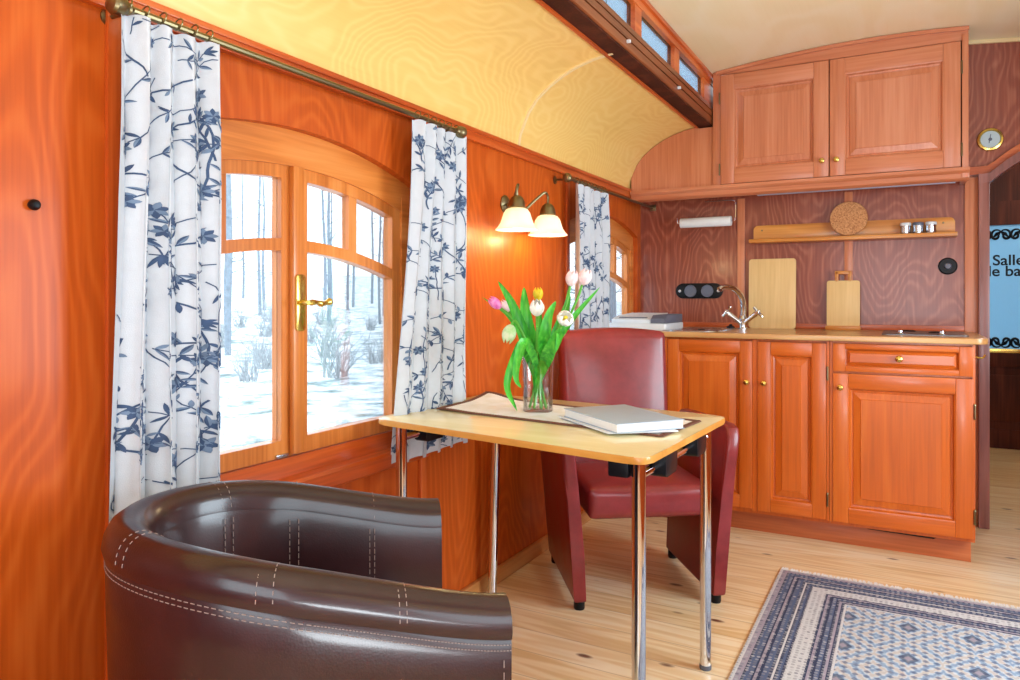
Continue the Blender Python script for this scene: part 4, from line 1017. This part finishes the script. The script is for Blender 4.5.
m, nt, p = newmat('tulip_leaf'); no = N(nt, 'ShaderNodeTexNoise'); no.inputs['Scale'].default_value = 30; tc = N(nt, 'ShaderNodeTexCoord'); mp = N(nt, 'ShaderNodeMapping'); mp.inputs['Scale'].default_value = (3,3,0.4)
nt.links.new(tc.outputs['Object'], mp.inputs[0]); nt.links.new(mp.outputs[0], no.inputs[0])
nt.links.new(ramp(nt, no.outputs[0], [(0.3, s2l((28,140,40))), (0.55, s2l((70,184,48))), (0.8, s2l((120,210,80)))]), p.inputs['Base Color']); p.inputs['Roughness'].default_value = 0.4
M_leaf = m
def leafblade(pts, w, face, fold=0.35):
    P_ = bez(pts, 6); n = len(P_); b = B(); L = []
    for i, p_ in enumerate(P_):
        t = i/(n-1); d = (P_[min(i+1, n-1)]-P_[max(i-1, 0)]).normalized()
        s = d.cross(face).normalized() if d.cross(face).length > 1e-3 else RT; nn = s.cross(d)
        ww = w*(0.35+0.65*min(1, t*2.2))*min(1, (1-t)**0.6*1.35+0.01)
        L.append([b.verts.new(p_-s*ww+nn*ww*fold), b.verts.new(p_-s*ww*0.5+nn*ww*fold*0.3), b.verts.new(p_), b.verts.new(p_+s*ww*0.5+nn*ww*fold*0.3), b.verts.new(p_+s*ww+nn*ww*fold)])
    for r0, r1 in zip(L[:-1], L[1:]):
        for k in range(4): b.faces.new([r0[k], r0[k+1], r1[k+1], r1[k]])
    ex = bmesh.ops.extrude_face_region(b, geom=list(b.faces))
    for v in [g for g in ex['geom'] if isinstance(g, bmesh.types.BMVert)]: v.co += face*-0.0008
    return b
def petal_flower(c, axis, R, H, openness, mat_, root):
    q = Vector((0,0,1)).rotation_difference(axis).to_matrix().to_4x4()
    for k in range(6):
        b = B(); a0 = 2*PI*k/6; inner = k % 2
        def f(u, v):
            a = a0+(u-0.5)*1.75*math.sin(PI*min(1, v*0.75+0.22))**0.6*(1 if v < 0.9 else 1-(v-0.9)*4)
            pr_ = math.sin(PI*min(v*0.86+0.03, 1))**0.6*(1-0.06*inner)
            rr = R*pr_*(1+openness*v)
            return (rr*math.cos(a), rr*math.sin(a), H*(v-0.0)-0.10*H*(2*u-1)**2*v)
        grid(b, f, 8, 9)
        for v in b.verts: pass
        ex = bmesh.ops.extrude_face_region(b, geom=list(b.faces))
        for v in [g for g in ex['geom'] if isinstance(g, bmesh.types.BMVert)]:
            r = Vector((v.co.x, v.co.y, 0)); v.co -= r.normalized()*0.0007 if r.length > 1e-5 else Vector((0,0,0))
        b.transform(Matrix.Translation(c) @ q)
        build('petal', b, mat_, root, sharp=70)
def petal_mat(name, base, tip):
    m, nt, p = newmat(name); tc = N(nt, 'ShaderNodeTexCoord'); no = N(nt, 'ShaderNodeTexNoise'); no.inputs['Scale'].default_value = 60
    nt.links.new(tc.outputs['Object'], no.inputs['Vector'])
    nt.links.new(ramp(nt, no.outputs[0], [(0.35, s2l(base)), (0.65, s2l(tip))]), p.inputs['Base Color']); p.inputs['Roughness'].default_value = 0.5
    return m
PM = {'pink': petal_mat('petal_pink', (226,84,180), (246,160,216)), 'pale': petal_mat('petal_pale_pink', (250,214,220), (252,236,236)), 'white': petal_mat('petal_white', (246,244,232), (252,250,244)),
      'green': petal_mat('petal_green_white', (176,226,150), (226,240,206)), 'yellow': petal_mat('petal_yellow', (236,206,20), (250,226,60))}
ZC = 2.30
# bloom centre (u,v), distance, colour, radius, height, openness, stem waypoints, leaves, label
TUL = [
 ((495,303),2.30,'pink',0.017,0.050,-0.1,[(512,318),(527,338)],[[(535,385,2.30),(524,335,2.28),(512,304,2.29),(498,281,2.30)]],[0.016],'bright pink tulip leaning out at the far left of the bouquet'),
 ((505,306),2.33,'pale',0.015,0.044,-0.1,[(517,322),(530,342)],[[(533,370,2.36),(510,318,2.38),(482,297,2.39)]],[0.006],'half hidden pale pink tulip just right of the bright pink one'),
 ((509,334),2.26,'green',0.024,0.060,-0.15,[(516,322),(528,345)],[[(530,380,2.24),(524,348,2.18),(519,350,2.14),(507,384,2.12),(517,411,2.14)]],[0.014],'greenish white closed tulip hanging low on the left of the bouquet'),
 ((537,308),2.22,'white',0.023,0.052,0.0,[(537,330),(537,350)],[[(535,380,2.28),(529,335,2.30),(525,308,2.31),(524,287,2.33)],[(535,380,2.18),(525,342,2.15),(518,358,2.12),(516,378,2.10),(521,388,2.11)]],[0.019,0.011],'round white tulip facing forward in the middle of the bouquet'),
 ((538,294),2.40,'yellow',0.017,0.045,0.0,[(538,318),(537,345)],[[(537,380,2.38),(540,330,2.40),(537,288,2.42)]],[0.012],'yellow tulip peeping from behind the central white one'),
 ((565,319),2.20,'white',0.022,0.040,0.35,[(557,335),(547,358)],[[(541,390,2.22),(550,350,2.19),(560,333,2.16),(556,352,2.13)],[(541,380,2.20),(545,335,2.19),(549,315,2.19),(556,301,2.20)]],[0.016,0.015],'open white tulip with yellow heart on the right of the bouquet'),
 ((572,278),2.30,'pale',0.021,0.053,-0.05,[(566,305),(553,340)],[[(545,385,2.32),(557,330,2.33),(567,305,2.33),(569,288,2.34)]],[0.012],'pale pink tulip standing tall, left one of the top pair'),
 ((585,277),2.30,'pale',0.022,0.054,-0.05,[(576,302),(558,338)],[[(546,385,2.26),(560,335,2.25),(577,313,2.25),(600,287,2.26)]],[0.010],'pale pink tulip standing tall, right one of the top pair'),
]
for i, ((u, v), zc, colr, R, H, op, way, leaves, lw, lab) in enumerate(TUL):
    a = 2*PI*i/8; base = Vector((VX+0.028*math.cos(a), VY+0.028*math.sin(a), VZ+0.012)); mid = Vector((VX+0.022*math.cos(a+2.6), VY+0.022*math.sin(a+2.6), VZ+0.17))
    root = thing('tulip', lab, 'flower', tuple(base), 0, 'tulips in the glass vase')
    c = px(u, v, zc)
    ws = [px(w[0], w[1], zc*(1-0.35*k)+ZC*0.35*k) for k, w in enumerate(way)]
    ax = (c-ws[0]).normalized()
    if colr == 'green': ax = (Vector((0.0,0,-1))+RT*-0.25).normalized()
    elif i == 5: ax = (ax*0.6+(CAM-c).normalized()*0.7).normalized()
    elif i == 3: ax = (ax*0.8+(CAM-c).normalized()*0.35).normalized()
    fb = c-ax*H*0.5
    b = B(); tube(b, bez([base, mid, ws[1], ws[0], fb], 6), 0.0042, 8); build('stem', b, M_stem, root)
    petal_flower(fb, ax, R, H, op, PM[colr], root)
    if i == 5:
        b = B(); lathe(b, [(0,H*0.2),(0.006,H*0.3),(0.006,H*0.75),(0,H*0.85)], fb, ax, 10); build('stamen', b, PM['yellow'], root)
    for pts, w in zip(leaves, lw):
        P_ = [px(*q) for q in pts]
        P_ = [Vector((VX+0.012*math.cos(a), VY+0.012*math.sin(a), VZ+0.06)), mid.lerp(P_[0], 0.3)] + P_[1:]
        build('leaf', leafblade(P_, w*1.35, (CAM-P_[-1]).normalized()), M_leaf, root, sharp=60)

# ------------------------------------------------------------------ rug
RX, RYF, RWd, RL = 0.952, 3.118, 1.25, 2.0
def rug_mat():
    m, nt, p = newmat('oriental_rug')
    tc = N(nt, 'ShaderNodeTexCoord'); sp = N(nt, 'ShaderNodeSeparateXYZ'); nt.links.new(tc.outputs['Object'], sp.inputs[0])
    X = sp.outputs[0]; Y = mathn(nt, 'MULTIPLY', sp.outputs[1], -1)
    dx = mathn(nt, 'MINIMUM', X, mathn(nt, 'SUBTRACT', RWd, X)); dy = mathn(nt, 'MINIMUM', Y, mathn(nt, 'SUBTRACT', RL, Y))
    d = mathn(nt, 'MINIMUM', dx, dy)
    along = mathn(nt, 'ADD', mathn(nt, 'MULTIPLY', mathn(nt, 'LESS_THAN', dx, dy), Y), mathn(nt, 'MULTIPLY', mathn(nt, 'GREATER_THAN', dx, dy), X))
    navy, pale, mid, rose, lt = s2l((38,48,82)), s2l((222,224,226)), s2l((86,102,138)), s2l((176,166,182)), s2l((178,204,226))
    st = [(0.0, pale), (0.012, rose), (0.030, navy), (0.036, mid), (0.056, navy), (0.062, rose), (0.070, navy), (0.080, mid), (0.098, navy), (0.106, pale), (0.112, navy), (0.120, mid), (0.128, navy), (0.136, pale), (0.186, navy), (0.194, rose), (0.202, navy), (0.214, mid), (0.226, navy), (0.236, rose), (0.244, navy), (0.254, pale)]
    stripes = ramp(nt, mathn(nt, 'DIVIDE', d, 0.27), [(a/0.27, c) for a, c in st], 'CONSTANT')
    # small repeated figures inside the bands
    ca = N(nt, 'ShaderNodeCombineXYZ'); nt.links.new(mathn(nt, 'MULTIPLY', along, 60), ca.inputs[0]); nt.links.new(mathn(nt, 'MULTIPLY', d, 60), ca.inputs[1])
    vo = N(nt, 'ShaderNodeTexVoronoi', voronoi_dimensions='2D'); vo.inputs['Randomness'].default_value = 0.25; vo.inputs['Scale'].default_value = 1.0; nt.links.new(ca.outputs[0], vo.inputs['Vector'])
    dots = mathn(nt, 'LESS_THAN', vo.outputs['Distance'], 0.33)
    inv = mixc(nt, dots, stripes, mixc(nt, vo.outputs['Color'], navy, pale))
    border = mixc(nt, 0.65, stripes, inv)
    # field: rows of diamonds
    def tri(v, s): return mathn(nt, 'ABSOLUTE', mathn(nt, 'SUBTRACT', mathn(nt, 'FRACT', mathn(nt, 'MULTIPLY', v, s)), 0.5))
    dm = mathn(nt, 'ADD', tri(X, 5.5), tri(Y, 4.2))
    rings = mathn(nt, 'MULTIPLY_ADD', mathn(nt, 'SINE', mathn(nt, 'MULTIPLY', mathn(nt, 'ADD', dm, mathn(nt, 'MULTIPLY', vo.outputs['Distance'], 0.10)), 24)), 0.5, 0.5)
    dm2 = mathn(nt, 'ADD', tri(X, 33), tri(Y, 33)); 
    fcol = ramp(nt, rings, [(0.0, s2l((140,164,196))), (0.3, lt), (0.6, pale), (0.9, s2l((206,200,194)))])
    fcol = mixc(nt, mathn(nt, 'MULTIPLY', mathn(nt, 'LESS_THAN', dm2, 0.33), 0.75), fcol, mid)
    fcol = mixc(nt, mathn(nt, 'MULTIPLY', mathn(nt, 'LESS_THAN', dm, 0.16), 0.7), fcol, navy)
    fcol = mixc(nt, mathn(nt, 'MULTIPLY', mathn(nt, 'LESS_THAN', dm, 0.07), 0.8), fcol, rose)
    col = mixc(nt, mathn(nt, 'GREATER_THAN', d, 0.262), border, fcol)
    no = N(nt, 'ShaderNodeTexNoise'); no.inputs['Scale'].default_value = 260; nt.links.new(tc.outputs['Object'], no.inputs['Vector'])
    col = mixc(nt, mathn(nt, 'MULTIPLY', no.outputs[0], 0.35), col, s2l((120,128,146)))
    nt.links.new(col, p.inputs['Base Color']); p.inputs['Roughness'].default_value = 0.95; p.inputs['Specular IOR Level'].default_value = 0.1
    bu = N(nt, 'ShaderNodeBump'); bu.inputs['Strength'].default_value = 0.4; bu.inputs['Distance'].default_value = 0.002; nt.links.new(no.outputs[0], bu.inputs['Height']); nt.links.new(bu.outputs[0], p.inputs['Normal'])
    return m
rg = thing('rug', 'blue and beige oriental rug with striped border on the pine floor', 'rug', (RX, RYF, 0))
b = B(); box(b, 0, RWd, -RL, 0, 0.0005, 0.009, 0.003); build('pile', b, rug_mat(), rg, local=True)
b = B(); rf = random.Random(5)
for k in range(160):
    x = RWd*(k+0.5)/160; j = rf.uniform(-0.003, 0.003); L = rf.uniform(0.024, 0.034)
    tube(b, [(x,-0.002,0.005),(x+j,L*0.6,0.004),(x+j*2,L,0.003)], 0.0036, 5)
build('fringe', b, plain('cream_fringe', (240,240,240), 0.9), rg, local=True, label='short cream fringe')['kind'] = 'stuff'
